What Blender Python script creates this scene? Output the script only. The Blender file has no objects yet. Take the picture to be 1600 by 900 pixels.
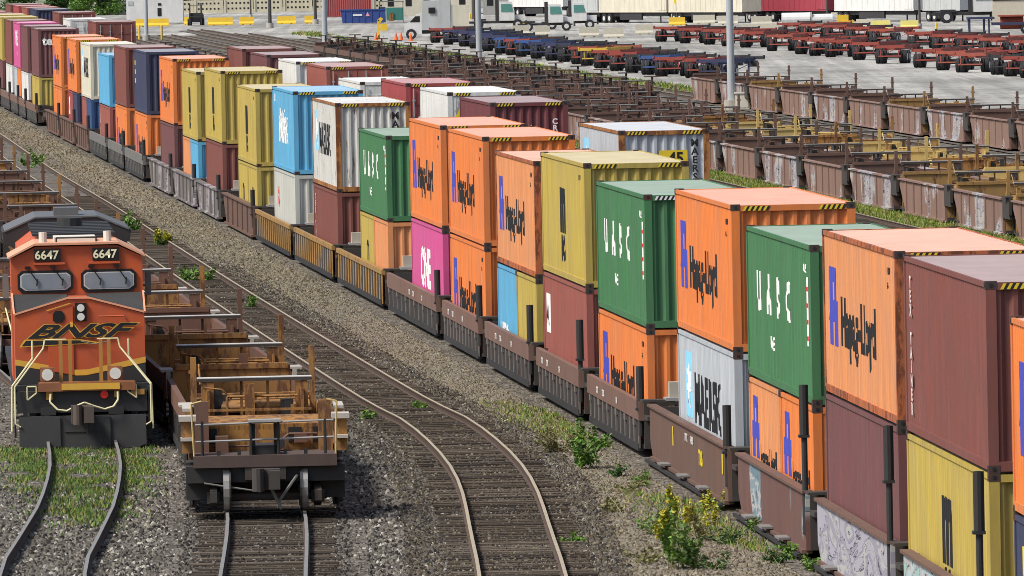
import bpy, bmesh, math, random
from math import radians as R, sin, cos, pi, atan, atan2, sqrt
from mathutils import Vector, Matrix
random.seed(7)
sc = bpy.context.scene
col = sc.collection

# ---------------------------------------------------------------- camera, sky, sun, exposure
H = 11.6; F = 15000.0; PITCH = math.atan(570.0/F); ROLL = 0.02
cd = bpy.data.cameras.new('camera'); cam = bpy.data.objects.new('camera', cd); col.objects.link(cam)
cd.sensor_width = 36; cd.lens = 36*F/1600; cd.clip_start = 1; cd.clip_end = 9000
cam.matrix_world = Matrix.Translation((0, 0, H)) @ Matrix.Rotation(pi/2-PITCH, 4, 'X') @ Matrix.Rotation(-ROLL, 4, 'Z')
sc.camera = cam
SUN = Vector((-0.62, -0.32, 0.86)).normalized()
w = bpy.data.worlds.new('World'); sc.world = w; w.use_nodes = True
nt = w.node_tree; bg = nt.nodes['Background']
sk = nt.nodes.new('ShaderNodeTexSky'); sk.sky_type = 'NISHITA'; sk.sun_disc = False
sk.sun_elevation = math.asin(SUN.z); sk.sun_rotation = atan2(SUN.x, SUN.y)
sk.dust_density = 3.0; sk.air_density = 1.0; sk.ozone_density = 1.0
nt.links.new(sk.outputs[0], bg.inputs[0]); bg.inputs[1].default_value = 0.135
sl = bpy.data.lights.new('sun', 'SUN'); sl.energy = 4.0; sl.angle = R(14); sl.color = (1, .95, .87)
so = bpy.data.objects.new('sun', sl); col.objects.link(so)
so.rotation_euler = (-SUN).to_track_quat('-Z', 'Y').to_euler()
sc.view_settings.view_transform = 'Standard'; sc.view_settings.look = 'None'
sc.view_settings.exposure = 0.05; sc.view_settings.gamma = 1
sc.cycles.filter_width = 0.9

# ---------------------------------------------------------------- layout helpers
def at(x, y, z=0.0):
    """world point at height z that sits at photo pixel (x, y)"""
    u = x-800-ROLL*(y-450); v = y-450+ROLL*(x-800)
    d = Vector((u/F, 1, -v/F)); c, s = cos(PITCH), sin(PITCH)
    d = Vector((d.x, c*d.y+s*d.z, -s*d.y+c*d.z))
    t = (z-H)/d.z
    return Vector((d.x*t, d.y*t, z))
def XA(D): return 21.24226-0.0857073*D-2.12277*math.exp(-(D-130)/60)+1.22
def XAp(D): return -0.0857073+2.12277/60*math.exp(-(D-130)/60)
def spline(pts):
    pts = sorted(pts, key=lambda p: p[0])
    n = len(pts)
    m = []
    for i in range(n):
        a = pts[max(0, i-1)]; b = pts[min(n-1, i+1)]
        m.append((b[1]-a[1])/(b[0]-a[0]))
    def f(D):
        if D <= pts[0][0]: return pts[0][1]+m[0]*(D-pts[0][0])
        if D >= pts[-1][0]: return pts[-1][1]+m[-1]*(D-pts[-1][0])
        for i in range(n-1):
            if D <= pts[i+1][0]:
                h = pts[i+1][0]-pts[i][0]; t = (D-pts[i][0])/h
                return ((2*t**3-3*t*t+1)*pts[i][1]+(t**3-2*t*t+t)*h*m[i]+(-2*t**3+3*t*t)*pts[i+1][1]+(t**3-t*t)*h*m[i+1])
    return f
def off(o): return lambda D: XA(D)+o
# centre line of the empty curving track, from its right rail
_rr = [(868, 850), (821, 734), (741, 660), (673, 626), (560, 560), (470, 506), (350, 432), (268, 380), (180, 323), (81, 264), (0, 209)]
_m = []
for p in _rr:
    q = at(*p, .2); _m.append((q.y, q.x-.75))
q1 = at(884, 900, .2); _m.append((q1.y, q1.x-.75)); _m.append((130, .55))
_m += [(620, XA(620)-5.4), (800, XA(800)-5.4), (1100, XA(1100)-5.4)]
XM = spline(_m)
_f = [(at(411, 900, .2).y, at(411, 900, .2).x), (at(415, 795, .2).y, at(415, 795, .2).x), (140, -4.0), (215, XM(215)-4.75), (250, XM(250)-4.5), (300, XM(300)-4.4), (400, XM(400)-4.4), (600, XM(600)-4.4)]
XF = spline(_f)
_l = []
for p in [(132, 709), (123, 778), (101, 823), (66, 896)]:
    q = at(*p, .2); _l.append((q.y, q.x))
_l += [(150, _l[3][1]+1.3), (234, -11.05), (280, XM(280)-8.5), (330, XM(330)-8.6), (600, XM(600)-8.7)]
XL = spline(_l)
def slope(f, D): return (f(D+1)-f(D-1))/2
def head(f, D): return -atan(slope(f, D))

# ---------------------------------------------------------------- mesh helpers
class MB:
    def __init__(s): s.v = []; s.f = []; s.m = []
    def add(s, vs, fs, m=0):
        b = len(s.v); s.v += [tuple(v) for v in vs]
        for f in fs: s.f.append([b+i for i in f]); s.m.append(m)
        return s
    def box(s, x0, x1, y0, y1, z0, z1, m=0):
        return s.add([(x0,y0,z0),(x1,y0,z0),(x1,y1,z0),(x0,y1,z0),(x0,y0,z1),(x1,y0,z1),(x1,y1,z1),(x0,y1,z1)],
                     [(0,3,2,1),(4,5,6,7),(0,1,5,4),(1,2,6,5),(2,3,7,6),(3,0,4,7)], m)
    def bar(s, p, q, w=.08, h=None, m=0):
        h = h or w; p = Vector(p); q = Vector(q); d = (q-p).normalized()
        up = Vector((0,0,1)) if abs(d.z) < .95 else Vector((0,1,0))
        a = d.cross(up).normalized()*w/2; b = a.cross(d).normalized()*h/2
        vs = [p-a-b, p+a-b, p+a+b, p-a+b, q-a-b, q+a-b, q+a+b, q-a+b]
        return s.add(vs, [(0,1,2,3),(7,6,5,4),(0,4,5,1),(1,5,6,2),(2,6,7,3),(3,7,4,0)], m)
    def cyl(s, p, q, r, n=10, m=0, r2=None, cap=True):
        r2 = r if r2 is None else r2
        p = Vector(p); q = Vector(q); d = (q-p).normalized()
        up = Vector((0,0,1)) if abs(d.z) < .95 else Vector((0,1,0))
        a = d.cross(up).normalized(); b = a.cross(d).normalized()
        vs = [p+(a*cos(2*pi*i/n)+b*sin(2*pi*i/n))*r for i in range(n)]+[q+(a*cos(2*pi*i/n)+b*sin(2*pi*i/n))*r2 for i in range(n)]
        fs = [(i, i+n, (i+1) % n+n, (i+1) % n) for i in range(n)]
        if cap: fs += [tuple(range(n)), tuple(range(2*n-1, n-1, -1))]
        return s.add(vs, fs, m)
    def tube(s, pts, r, n=6, m=0):
        for a, b in zip(pts[:-1], pts[1:]): s.cyl(a, b, r, n, m)
        return s
    def prism(s, poly, ax, a, b, m=0):
        def P(u, v, t): return {'x': (t,u,v), 'y': (u,t,v), 'z': (u,v,t)}[ax]
        n = len(poly)
        vs = [P(u,v,a) for u,v in poly]+[P(u,v,b) for u,v in poly]
        return s.add(vs, [tuple(range(n)), tuple(range(2*n-1, n-1, -1))]+[(i,i+n,(i+1)%n+n,(i+1)%n) for i in range(n)], m)
    def sheet(s, poly, ax, t, m=0):
        def P(u, v, t): return {'x': (t,u,v), 'y': (u,t,v), 'z': (u,v,t)}[ax]
        return s.add([P(u,v,t) for u,v in poly], [tuple(range(len(poly)))], m)
    def mesh(s, name, mats, smooth=False, fix=True):
        me = bpy.data.meshes.new(name); me.from_pydata(s.v, [], s.f)
        for m in (mats if isinstance(mats, (list, tuple)) else [mats]): me.materials.append(m)
        me.polygons.foreach_set('material_index', s.m)
        if fix:
            bm = bmesh.new(); bm.from_mesh(me); bmesh.ops.recalc_face_normals(bm, faces=bm.faces); bm.to_mesh(me); bm.free()
        if smooth: me.shade_smooth()
        me.update(); return me
    def build(s, name, mats, parent=None, smooth=False, fix=True):
        return link(name, s.mesh(name, mats, smooth, fix), parent)
def link(name, data, parent=None):
    o = bpy.data.objects.new(name, data); col.objects.link(o)
    if parent is not None: o.parent = parent
    return o
def tag(o, label, cat, group=None, kind=None):
    o['label'] = label; o['category'] = cat
    if group: o['group'] = group
    if kind: o['kind'] = kind
    return o
def thing(name, label, cat, loc=(0,0,0), rz=0, group=None):
    o = bpy.data.objects.new(name, None); col.objects.link(o); o.empty_display_size = .3
    o.location = loc; o.rotation_euler = (0,0,rz)
    return tag(o, label, cat, group)
def kids(o): return [c for c in o.children]
def dup(root, label, loc, rz=0, group=None):
    def cp(o, par):
        c = o.copy(); col.objects.link(c)
        c.parent = par
        for k in kids(o): cp(k, c)
        return c
    r = cp(root, None); r.location = loc; r.rotation_euler = (0,0,rz); r['label'] = label
    if group: r['group'] = group
    return r
def mark(o):
    o['kind'] = 'structure'; return o
ORD = ['nearest','second nearest','third nearest','fourth','fifth','sixth','seventh','eighth','ninth','tenth','eleventh','twelfth','thirteenth','fourteenth','fifteenth','sixteenth','seventeenth','eighteenth','nineteenth','twentieth','twenty-first','twenty-second','twenty-third','twenty-fourth','twenty-fifth','twenty-sixth','twenty-seventh','twenty-eighth','twenty-ninth','thirtieth','thirty-first','thirty-second','thirty-third','thirty-fourth','thirty-fifth','thirty-sixth','thirty-seventh','thirty-eighth','thirty-ninth']

# ---------------------------------------------------------------- materials
def N(nt, t, **k):
    n = nt.nodes.new(t)
    for a, b in k.items(): setattr(n, a, b)
    return n
_mc = {}
def metal(name, c, rust=.12, dirt=.25, rough=.45, scl=(1.2,1.2,.35), rc=(.10,.035,.015), spec=.5, bump=0, metallic=0, fine=0):
    if name in _mc: return _mc[name]
    m = bpy.data.materials.new(name); m.use_nodes = True; nt = m.node_tree; L = nt.links.new
    b = nt.nodes['Principled BSDF']
    tc = N(nt,'ShaderNodeTexCoord'); oi = N(nt,'ShaderNodeObjectInfo')
    ad = N(nt,'ShaderNodeVectorMath', operation='ADD'); ml = N(nt,'ShaderNodeVectorMath', operation='SCALE'); ml.inputs['Scale'].default_value = 57
    cx = N(nt,'ShaderNodeCombineXYZ')
    for i in range(3): L(oi.outputs['Random'], cx.inputs[i])
    L(cx.outputs[0], ml.inputs[0]); L(tc.outputs['Object'], ad.inputs[0]); L(ml.outputs[0], ad.inputs[1])
    mp = N(nt,'ShaderNodeMapping'); mp.inputs['Scale'].default_value = scl; L(ad.outputs[0], mp.inputs[0])
    n1 = N(nt,'ShaderNodeTexNoise'); n1.inputs['Scale'].default_value = 1.3; n1.inputs['Detail'].default_value = 7; n1.inputs['Roughness'].default_value = .65; L(mp.outputs[0], n1.inputs[0])
    n2 = N(nt,'ShaderNodeTexNoise'); n2.inputs['Scale'].default_value = 3.1; n2.inputs['Detail'].default_value = 9; n2.inputs['Roughness'].default_value = .75; L(mp.outputs[0], n2.inputs[0])
    r1 = N(nt,'ShaderNodeMapRange'); r1.inputs['From Min'].default_value = .35; r1.inputs['From Max'].default_value = .7; L(n1.outputs[0], r1.inputs[0])
    mu = N(nt,'ShaderNodeMath', operation='MULTIPLY'); mu.inputs[1].default_value = dirt*1.6; mu.use_clamp = True; L(r1.outputs[0], mu.inputs[0])
    mx = N(nt,'ShaderNodeMix', data_type='RGBA'); mx.inputs[6].default_value = (*c,1)
    g = sum(c)/3; mx.inputs[7].default_value = (*[(x*.5+g*.13)+.012 for x in c],1); L(mu.outputs[0], mx.inputs[0])
    n0 = N(nt,'ShaderNodeTexNoise'); n0.inputs['Scale'].default_value = .35; n0.inputs['Detail'].default_value = 5; n0.inputs['Roughness'].default_value = .7; L(ad.outputs[0], n0.inputs[0])
    r0 = N(nt,'ShaderNodeMapRange'); r0.inputs['From Min'].default_value = .35; r0.inputs['From Max'].default_value = .68; r0.inputs['To Max'].default_value = min(.34, dirt*.62); L(n0.outputs[0], r0.inputs[0])
    m0 = N(nt,'ShaderNodeMix', data_type='RGBA'); m0.inputs[6].default_value = (*c,1); m0.inputs[7].default_value = (*[x*.6+g_*.25+.05 for x, g_ in [(q, sum(c)/3) for q in c]],1); L(r0.outputs[0], m0.inputs[0]); L(m0.outputs[2], mx.inputs[6])
    th = .74-.42*rust
    r2 = N(nt,'ShaderNodeMapRange'); r2.inputs['From Min'].default_value = th; r2.inputs['From Max'].default_value = th+.07; L(n2.outputs[0], r2.inputs[0])
    m2 = N(nt,'ShaderNodeMix', data_type='RGBA'); L(mx.outputs[2], m2.inputs[6]); m2.inputs[7].default_value = (*rc,1)
    m3 = N(nt,'ShaderNodeMath', operation='MULTIPLY'); m3.inputs[1].default_value = .85 if rust > 0 else 0; L(r2.outputs[0], m3.inputs[0]); L(m3.outputs[0], m2.inputs[0])
    L(m2.outputs[2], b.inputs['Base Color'])
    rr = N(nt,'ShaderNodeMapRange'); rr.inputs['To Min'].default_value = rough; rr.inputs['To Max'].default_value = min(1, rough+.3); L(n2.outputs[0], rr.inputs[0]); L(rr.outputs[0], b.inputs['Roughness'])
    b.inputs['Specular IOR Level'].default_value = spec; b.inputs['Metallic'].default_value = metallic
    if bump:
        bp = N(nt,'ShaderNodeBump'); bp.inputs['Strength'].default_value = bump; bp.inputs['Distance'].default_value = .03; L(n2.outputs[0], bp.inputs['Height']); L(bp.outputs[0], b.inputs['Normal'])
    _mc[name] = m; return m
def flat(name, c, rough=.6, emit=None, spec=.4, metallic=0):
    if name in _mc: return _mc[name]
    m = bpy.data.materials.new(name); m.use_nodes = True; b = m.node_tree.nodes['Principled BSDF']; nt = m.node_tree
    n = N(nt,'ShaderNodeTexNoise'); n.inputs['Scale'].default_value = 4; n.inputs['Detail'].default_value = 5
    tc = N(nt,'ShaderNodeTexCoord'); nt.links.new(tc.outputs['Object'], n.inputs[0])
    mx = N(nt,'ShaderNodeMix', data_type='RGBA'); mx.inputs[6].default_value = (*[x*.8 for x in c],1); mx.inputs[7].default_value = (*[min(1,x*1.15) for x in c],1)
    nt.links.new(n.outputs[0], mx.inputs[0]); nt.links.new(mx.outputs[2], b.inputs['Base Color'])
    b.inputs['Roughness'].default_value = rough; b.inputs['Specular IOR Level'].default_value = spec; b.inputs['Metallic'].default_value = metallic
    _mc[name] = m; return m
def ground_mat(name, cols, scale=9, bump=.6, patch=.05, patchcol=None, pt=.5, pw=.15, streak=0):
    m = bpy.data.materials.new(name); m.use_nodes = True; nt = m.node_tree; L = nt.links.new; b = nt.nodes['Principled BSDF']
    tc = N(nt,'ShaderNodeTexCoord')
    vo = N(nt,'ShaderNodeTexVoronoi'); vo.inputs['Scale'].default_value = scale; L(tc.outputs['Object'], vo.inputs[0])
    sp = N(nt,'ShaderNodeSeparateColor'); L(vo.outputs['Color'], sp.inputs[0])
    cr = N(nt,'ShaderNodeValToRGB'); e = cr.color_ramp.elements; e[0].color = (*cols[0],1); e[1].color = (*cols[-1],1)
    for i, c in enumerate(cols[1:-1]): el = e.new((i+1)/(len(cols)-1)); el.color = (*c,1)
    L(sp.outputs[0], cr.inputs[0])
    n1 = N(nt,'ShaderNodeTexNoise'); n1.inputs['Scale'].default_value = patch; n1.inputs['Detail'].default_value = 8; n1.inputs['Roughness'].default_value = .7; L(tc.outputs['Object'], n1.inputs[0])
    n3 = N(nt,'ShaderNodeTexNoise'); n3.inputs['Scale'].default_value = 1.2; n3.inputs['Detail'].default_value = 6; L(tc.outputs['Object'], n3.inputs[0])
    hs = N(nt,'ShaderNodeMapRange'); hs.inputs['From Min'].default_value=.3; hs.inputs['From Max'].default_value=.7; hs.inputs['To Min'].default_value = .65; hs.inputs['To Max'].default_value = 1.25; L(n3.outputs[0], hs.inputs[0])
    vm = N(nt,'ShaderNodeVectorMath', operation='SCALE'); L(cr.outputs[0], vm.inputs[0]); L(hs.outputs[0], vm.inputs['Scale'])
    out = vm.outputs[0]
    if patchcol:
        r = N(nt,'ShaderNodeMapRange'); r.inputs['From Min'].default_value = pt; r.inputs['From Max'].default_value = pt+pw; L(n1.outputs[0], r.inputs[0])
        mx = N(nt,'ShaderNodeMix', data_type='RGBA'); L(r.outputs[0], mx.inputs[0]); L(out, mx.inputs[6])
        v2 = N(nt,'ShaderNodeVectorMath', operation='SCALE'); v2.inputs[0].default_value = patchcol; L(hs.outputs[0], v2.inputs['Scale']); L(v2.outputs[0], mx.inputs[7]); out = mx.outputs[2]
    if streak:
        ms = N(nt,'ShaderNodeMapping'); ms.inputs['Scale'].default_value = (.9,.012,1); ms.inputs['Rotation'].default_value = (0,0,-.085); L(tc.outputs['Object'], ms.inputs[0])
        ns = N(nt,'ShaderNodeTexNoise'); ns.inputs['Scale'].default_value = .8; ns.inputs['Detail'].default_value = 6; ns.inputs['Roughness'].default_value = .7; L(ms.outputs[0], ns.inputs[0])
        rs = N(nt,'ShaderNodeMapRange'); rs.inputs['From Min'].default_value = .42; rs.inputs['From Max'].default_value = .62; rs.inputs['To Min'].default_value = 1-streak; rs.inputs['To Max'].default_value = 1.04; L(ns.outputs[0], rs.inputs[0])
        vs_ = N(nt,'ShaderNodeVectorMath', operation='SCALE'); L(out, vs_.inputs[0]); L(rs.outputs[0], vs_.inputs['Scale']); out = vs_.outputs[0]
    L(out, b.inputs['Base Color']); b.inputs['Roughness'].default_value = .9; b.inputs['Specular IOR Level'].default_value = .2
    if bump:
        bp = N(nt,'ShaderNodeBump'); bp.inputs['Strength'].default_value = bump; bp.inputs['Distance'].default_value = .05; L(vo.outputs['Distance'], bp.inputs['Height']); L(bp.outputs[0], b.inputs['Normal'])
    return m
def graffiti(name, base, c1, c2, amount=.5, rust=.2):
    """rusty car side with sprayed patches"""
    m = metal(name, base, rust, .45, .6).copy(); m.name = name+'_sprayed'; nt = m.node_tree; L = nt.links.new
    b = nt.nodes['Principled BSDF']; src = b.inputs['Base Color'].links[0].from_socket
    tc = N(nt,'ShaderNodeTexCoord'); oi = N(nt,'ShaderNodeObjectInfo')
    cx = N(nt,'ShaderNodeCombineXYZ'); 
    ms = N(nt,'ShaderNodeMath', operation='MULTIPLY'); ms.inputs[1].default_value = 90; L(oi.outputs['Random'], ms.inputs[0]); L(ms.outputs[0], cx.inputs[1])
    ad = N(nt,'ShaderNodeVectorMath', operation='ADD'); L(tc.outputs['Object'], ad.inputs[0]); L(cx.outputs[0], ad.inputs[1])
    mp = N(nt,'ShaderNodeMapping'); mp.inputs['Scale'].default_value = (0,.32,.25); L(ad.outputs[0], mp.inputs[0])
    n = N(nt,'ShaderNodeTexNoise'); n.inputs['Scale'].default_value = 1.0; n.inputs['Detail'].default_value = 2; L(mp.outputs[0], n.inputs[0])
    r = N(nt,'ShaderNodeMapRange'); t = .72-.45*amount; r.inputs['From Min'].default_value = t; r.inputs['From Max'].default_value = t+.03; L(n.outputs[0], r.inputs[0])
    mq = N(nt,'ShaderNodeMapping'); mq.inputs['Scale'].default_value = (0,.22,.7); L(ad.outputs[0], mq.inputs[0])
    n2 = N(nt,'ShaderNodeTexNoise'); n2.inputs['Scale'].default_value = 1.6; n2.inputs['Detail'].default_value = 4; n2.inputs['Distortion'].default_value = 1.6; L(mq.outputs[0], n2.inputs[0])
    cr = N(nt,'ShaderNodeValToRGB'); cr.color_ramp.interpolation = 'CONSTANT'; e = cr.color_ramp.elements
    e[0].color = (*c1,1); e[0].position = 0; e[1].color = (.06,.06,.08,1); e[1].position = .42
    for p, c in ((.435,c2),(.52,(.40,.40,.40)),(.585,(.07,.07,.09)),(.597,c1)): el = e.new(p); el.color = (*c,1)
    L(n2.outputs[0], cr.inputs[0])
    mx = N(nt,'ShaderNodeMix', data_type='RGBA'); L(r.outputs[0], mx.inputs[0]); L(src, mx.inputs[6]); L(cr.outputs[0], mx.inputs[7])
    L(mx.outputs[2], b.inputs['Base Color'])
    return m
ORANGE=(.78,.20,.022); ORFADE=(.72,.27,.085); YEL=(.50,.37,.055); GRN=(.045,.19,.065); BRN=(.215,.058,.042); MAU=(.17,.058,.058)
REDB=(.33,.085,.06); GRY=(.46,.50,.54); WHT=(.70,.70,.67); BLU=(.085,.40,.66); PNK=(.62,.07,.27); NAVY=(.035,.042,.10); CREAM=(.68,.64,.50)
RED=(.38,.05,.05); DKB=(.02,.07,.20); PGRY=(.52,.53,.48); MAR=(.16,.028,.035)
CM = {}
def cmat(key):
    T = {'orange':(ORANGE,.05),'faded orange':(ORFADE,.10),'yellow':(YEL,.03),'green':(GRN,.08),'brown':(BRN,.05),'purple brown':(MAU,.03),'red brown':(REDB,.05),
         'light grey':(GRY,.10),'white':(WHT,.04),'rusty white':((.60,.60,.56),.34),'light blue':(BLU,.02),'pink':(PNK,.02),'navy':(NAVY,.03),'cream':(CREAM,.10),
         'red':(RED,.05),'dark blue':(DKB,.04),'pale grey':(PGRY,.05),'maroon':(MAR,.04)}
    c, r = T[key]
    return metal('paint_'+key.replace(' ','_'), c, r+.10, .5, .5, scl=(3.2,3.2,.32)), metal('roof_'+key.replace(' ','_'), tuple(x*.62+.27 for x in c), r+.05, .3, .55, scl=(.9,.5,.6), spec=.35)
BLACK = metal('black_steel', (.018,.017,.017), .35, .4, .6, rc=(.05,.025,.015))
CAST = metal('casting', (.05,.03,.025), .5, .4, .7)
RUSTP = metal('rusty_post', (.42,.17,.03), .62, .4, .7, rc=(.12,.035,.015))
HAZY = flat('hazard_yellow', (.75,.55,.03)); INK = flat('ink_black', (.015,.015,.017)); INKW = flat('ink_white', (.8,.8,.78)); INKB = flat('ink_blue', (.06,.07,.42))
INKR = flat('ink_red', (.6,.02,.02)); INKL = flat('ink_pale_blue', (.25,.6,.82)); INKY = flat('ink_yellow', (.8,.6,.03)); TEAL = flat('ink_teal', (.02,.2,.14))
WHEEL = metal('wheel_steel', (.03,.027,.025), .3, .3, .5); TREAD = flat('wheel_tread', (.34,.33,.31), .3, metallic=.2)
RAILM = metal('rail_side', (.075,.045,.03), .3, .4, .8); RAILT = metal('rail_top', (.40,.34,.235), .25, .3, .45, rc=(.2,.12,.06)); RAILG = metal('rail_top_grey', (.23,.225,.21), .2, .4, .4, rc=(.09,.06,.04))
TYRE = flat('tyre', (.022,.022,.025), .8); GALV = metal('galvanised', (.36,.355,.34), .15, .5, .5); CONC = flat('concrete_block', (.50,.47,.38), .9)

# ---------------------------------------------------------------- the setting
def polysheet(name, poly, z, m):
    o = MB().sheet(poly, 'z', z).build(name, m, fix=False)
    if o.data.polygons[0].normal.z < 0: o.data.flip_normals()
    return mark(o)
G_GRAVEL = ground_mat('gravel', [(.03,.027,.024),(.11,.10,.085),(.17,.155,.13),(.25,.23,.195),(.08,.07,.06)], 13, .9, .06, (.10,.09,.07), .48, .2)
G_LIGHT = ground_mat('light_gravel', [(.08,.07,.055),(.22,.195,.15),(.29,.26,.205),(.36,.33,.27),(.14,.12,.09)], 13, .9, .12, (.20,.175,.13), .5, .25)
G_BED = ground_mat('dark_ballast', [(.03,.027,.025),(.11,.095,.08),(.17,.15,.125),(.24,.22,.19),(.07,.06,.05)], 9, .8, .2, (.06,.05,.04), .48, .2)
G_CONC = ground_mat('concrete_paving', [(.43,.42,.385),(.48,.47,.43),(.51,.50,.46)], .35, 0, .025, (.30,.29,.265), .42, .16, .28)
G_SOIL = ground_mat('back_ground', [(.26,.25,.2),(.33,.31,.25)], .5, 0, .02, (.08,.13,.04), .5, .1)
polysheet('ground', [(-900,-50),(900,-50),(1400,4500),(-1400,4500)], 0, G_GRAVEL)
def strip(name, f, a, b, y0, y1, z, m, step=8):
    mb = MB(); y = y0; row = []
    while y <= y1+.01: row.append((f(y)+a, f(y)+b, y)); y += step
    vs = []; [vs.extend([(r[0],r[2],z),(r[1],r[2],z)]) for r in row]
    mb.add(vs, [(2*i,2*i+1,2*i+3,2*i+2) for i in range(len(row)-1)])
    return mark(mb.build(name, m, fix=False))
strip('service_path', lambda D: (XM(D)+XA(D))/2, -1.6, 2.2, 150, 800, .004, G_LIGHT)
yard = [(XA(150)+50,150),(XA(300)+49.5,300),(XA(600)+46.6,600),(XA(800)+46,800),(XA(980)+46,980),(XA(1060)+30,1060),(-130,1075),(-500,1100),(-600,2600),(900,2600),(900,150)]
polysheet('concrete_yard', yard, .008, G_CONC)
polysheet('far_ground', [(-900,1330),(900,1330),(1200,4000),(-1200,4000)], .012, G_SOIL)

_bz = [.012]
def rails(f, y0, y1, name, label_m=None, step=5, ties=True, tstep=.56, bed=None, tend=None, tz=.07, by0=None, rt=None):
    root = thing(name, 'railway track', 'track'); mark(root); del root['label']; del root['category']
    if bed: 
        _bz[0] += .003; b = strip('ballast', f, -1.9, 1.9, by0 or y0, y1, _bz[0], bed, 6); b.parent = root; del b['kind']
    for s in (-1, 1):
        mb = MB(); ys = []; y = y0
        while y < y1: ys.append(y); y += step
        ys.append(y1)
        prof = [(-.06,.06),(.06,.06),(.012,.08),(.012,.17),(.033,.18),(.033,.215),(-.033,.215),(-.033,.18),(-.012,.17),(-.012,.08)]
        vs = []
        for y in ys:
            sl_ = slope(f, y); n = Vector((1, -sl_)).normalized(); c = Vector((f(y), y))
            for u, z in prof:
                p = c+n*(s*.753+u); vs.append((p.x, p.y, z))
        k = len(prof); fs = []; b0 = []
        for i in range(len(ys)-1):
            for j in range(k):
                fs.append((i*k+j, i*k+(j+1)%k, (i+1)*k+(j+1)%k, (i+1)*k+j)); b0.append(1 if j == 5 else 0)
        mb.add(vs, fs); mb.m = b0
        mb.build('rail', [RAILM, rt or RAILT], root)
    if ties:
        mb = MB(); y = y0; tend = tend or y1
        while y < tend:
            sl_ = slope(f, y); a = -atan(sl_)+random.uniform(-.025,.025); c = Vector((f(y)+random.uniform(-.06,.06), y)); L = 1.3+random.uniform(-.06,.06)
            n = Vector((cos(a), sin(a))); t = Vector((-sin(a), cos(a)))*.115; z = tz+random.uniform(-.015,.01)
            q = [c-n*L-t, c+n*L-t, c+n*L+t, c-n*L+t]
            mb.add([(p.x,p.y,-.02) for p in q]+[(p.x,p.y,z) for p in q], [(4,5,6,7),(0,1,5,4),(1,2,6,5),(2,3,7,6),(3,0,4,7)], random.choice((0,0,1,2)))
            y += tstep
        o = mb.build('sleepers', [flat('tie_a',(.085,.068,.052),.95,spec=.1), flat('tie_b',(.13,.108,.085),.95,spec=.1), flat('tie_c',(.05,.04,.033),.95,spec=.1)], root); o['kind'] = 'stuff'
    return root
rails(XM, 132, 800, 'curved_track', bed=G_BED, tend=420, tz=.060)
rails(XF, 140, 560, 'flatcar_track', bed=G_BED, by0=150, tend=260, tz=.06, rt=RAILG)
rails(XL, 150, 560, 'locomotive_track', bed=G_BED, by0=200, ties=False, rt=RAILG)
rails(off(0), 110, 900, 'train_track', step=8, bed=G_BED, tend=200)
rails(off(4.05), 130, 900, 'second_train_track', step=10, ties=False)
for i, o_ in enumerate((8.2, 12.3, 16.4)):
    rails(off(o_), 240, 1050, 'yard_track', step=12, bed=G_BED, ties=False)
rails(off(21.7), 250, 1050, 'yard_track', step=8, bed=G_BED, tend=460)
for o_ in (25.9, 30.1, 34.3, 38.5): rails(off(o_), 260, 1050, 'yard_track', step=12, bed=G_BED, ties=False)
rails(off(43.2), 300, 1000, 'yard_track', step=12, bed=G_BED, ties=False)
_c = spline([(560,XA(560)+8.2),(640,XA(640)+9),(740,XA(740)+17),(860,XA(860)+33),(1000,XA(1000)+36),(1100,XA(1100)+36)])
rails(_c, 560, 1100, 'crossover_track', step=10, bed=G_BED, ties=False)

# ---------------------------------------------------------------- containers
PITC = .278
def cdepth(t, pitch=PITC, d=.036):
    """corrugation depth at distance t along a panel (0 = proud face, -d = recess)"""
    s = (t % pitch)/pitch
    if s < .26: return 0
    if s < .5: return -d*(s-.26)/.24
    if s < .76: return -d
    return -d*(1-(s-.76)/.24)
def corr(mb, length, z0, z1, place, pitch=PITC, d=.036, m=0, ph=0):
    ts = [0]; t = -ph
    while t < length:
        for k in (.26,.5,.76,1):
            q = t+k*pitch
            if 0 < q < length: ts.append(q)
        t += pitch
    ts.append(length); vs = []
    for t in ts:
        dd = cdepth(t+ph+1e-5,pitch,d); vs.append(place(t, dd, z0)); vs.append(place(t, dd, z1))
    mb.add(vs, [(2*i,2*i+1,2*i+3,2*i+2) for i in range(len(ts)-1)], m)
_cas = None
def casting_mesh():
    global _cas
    if _cas is None:
        mb = MB().box(-.09,.09,-.09,.09,-.06,.06); mb.cyl((0,-.094,0),(0,-.088,0),.035,8,1); mb.cyl((-.094,0,0),(-.088,0,0),.035,8,1)
        _cas = mb.mesh('corner_casting', [CAST, INK])
    return _cas
_seed = [0]
def text_mesh(s, size, bold=0.0, sx=1.0, vertical=False, shear=0):
    c = bpy.data.curves.new('t', 'FONT'); c.size = size; c.offset = bold; c.shear = shear; c.resolution_u = 3
    c.body = '\n'.join(s) if vertical else s
    if vertical: c.space_line = .85; c.align_x = 'CENTER'
    o = bpy.data.objects.new('t', c); col.objects.link(o)
    dg = bpy.context.evaluated_depsgraph_get(); me = bpy.data.meshes.new_from_object(o.evaluated_get(dg))
    bpy.data.objects.remove(o); bpy.data.curves.remove(c)
    for v in me.vertices: v.co.x *= sx
    me.materials.clear()
    return me
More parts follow.
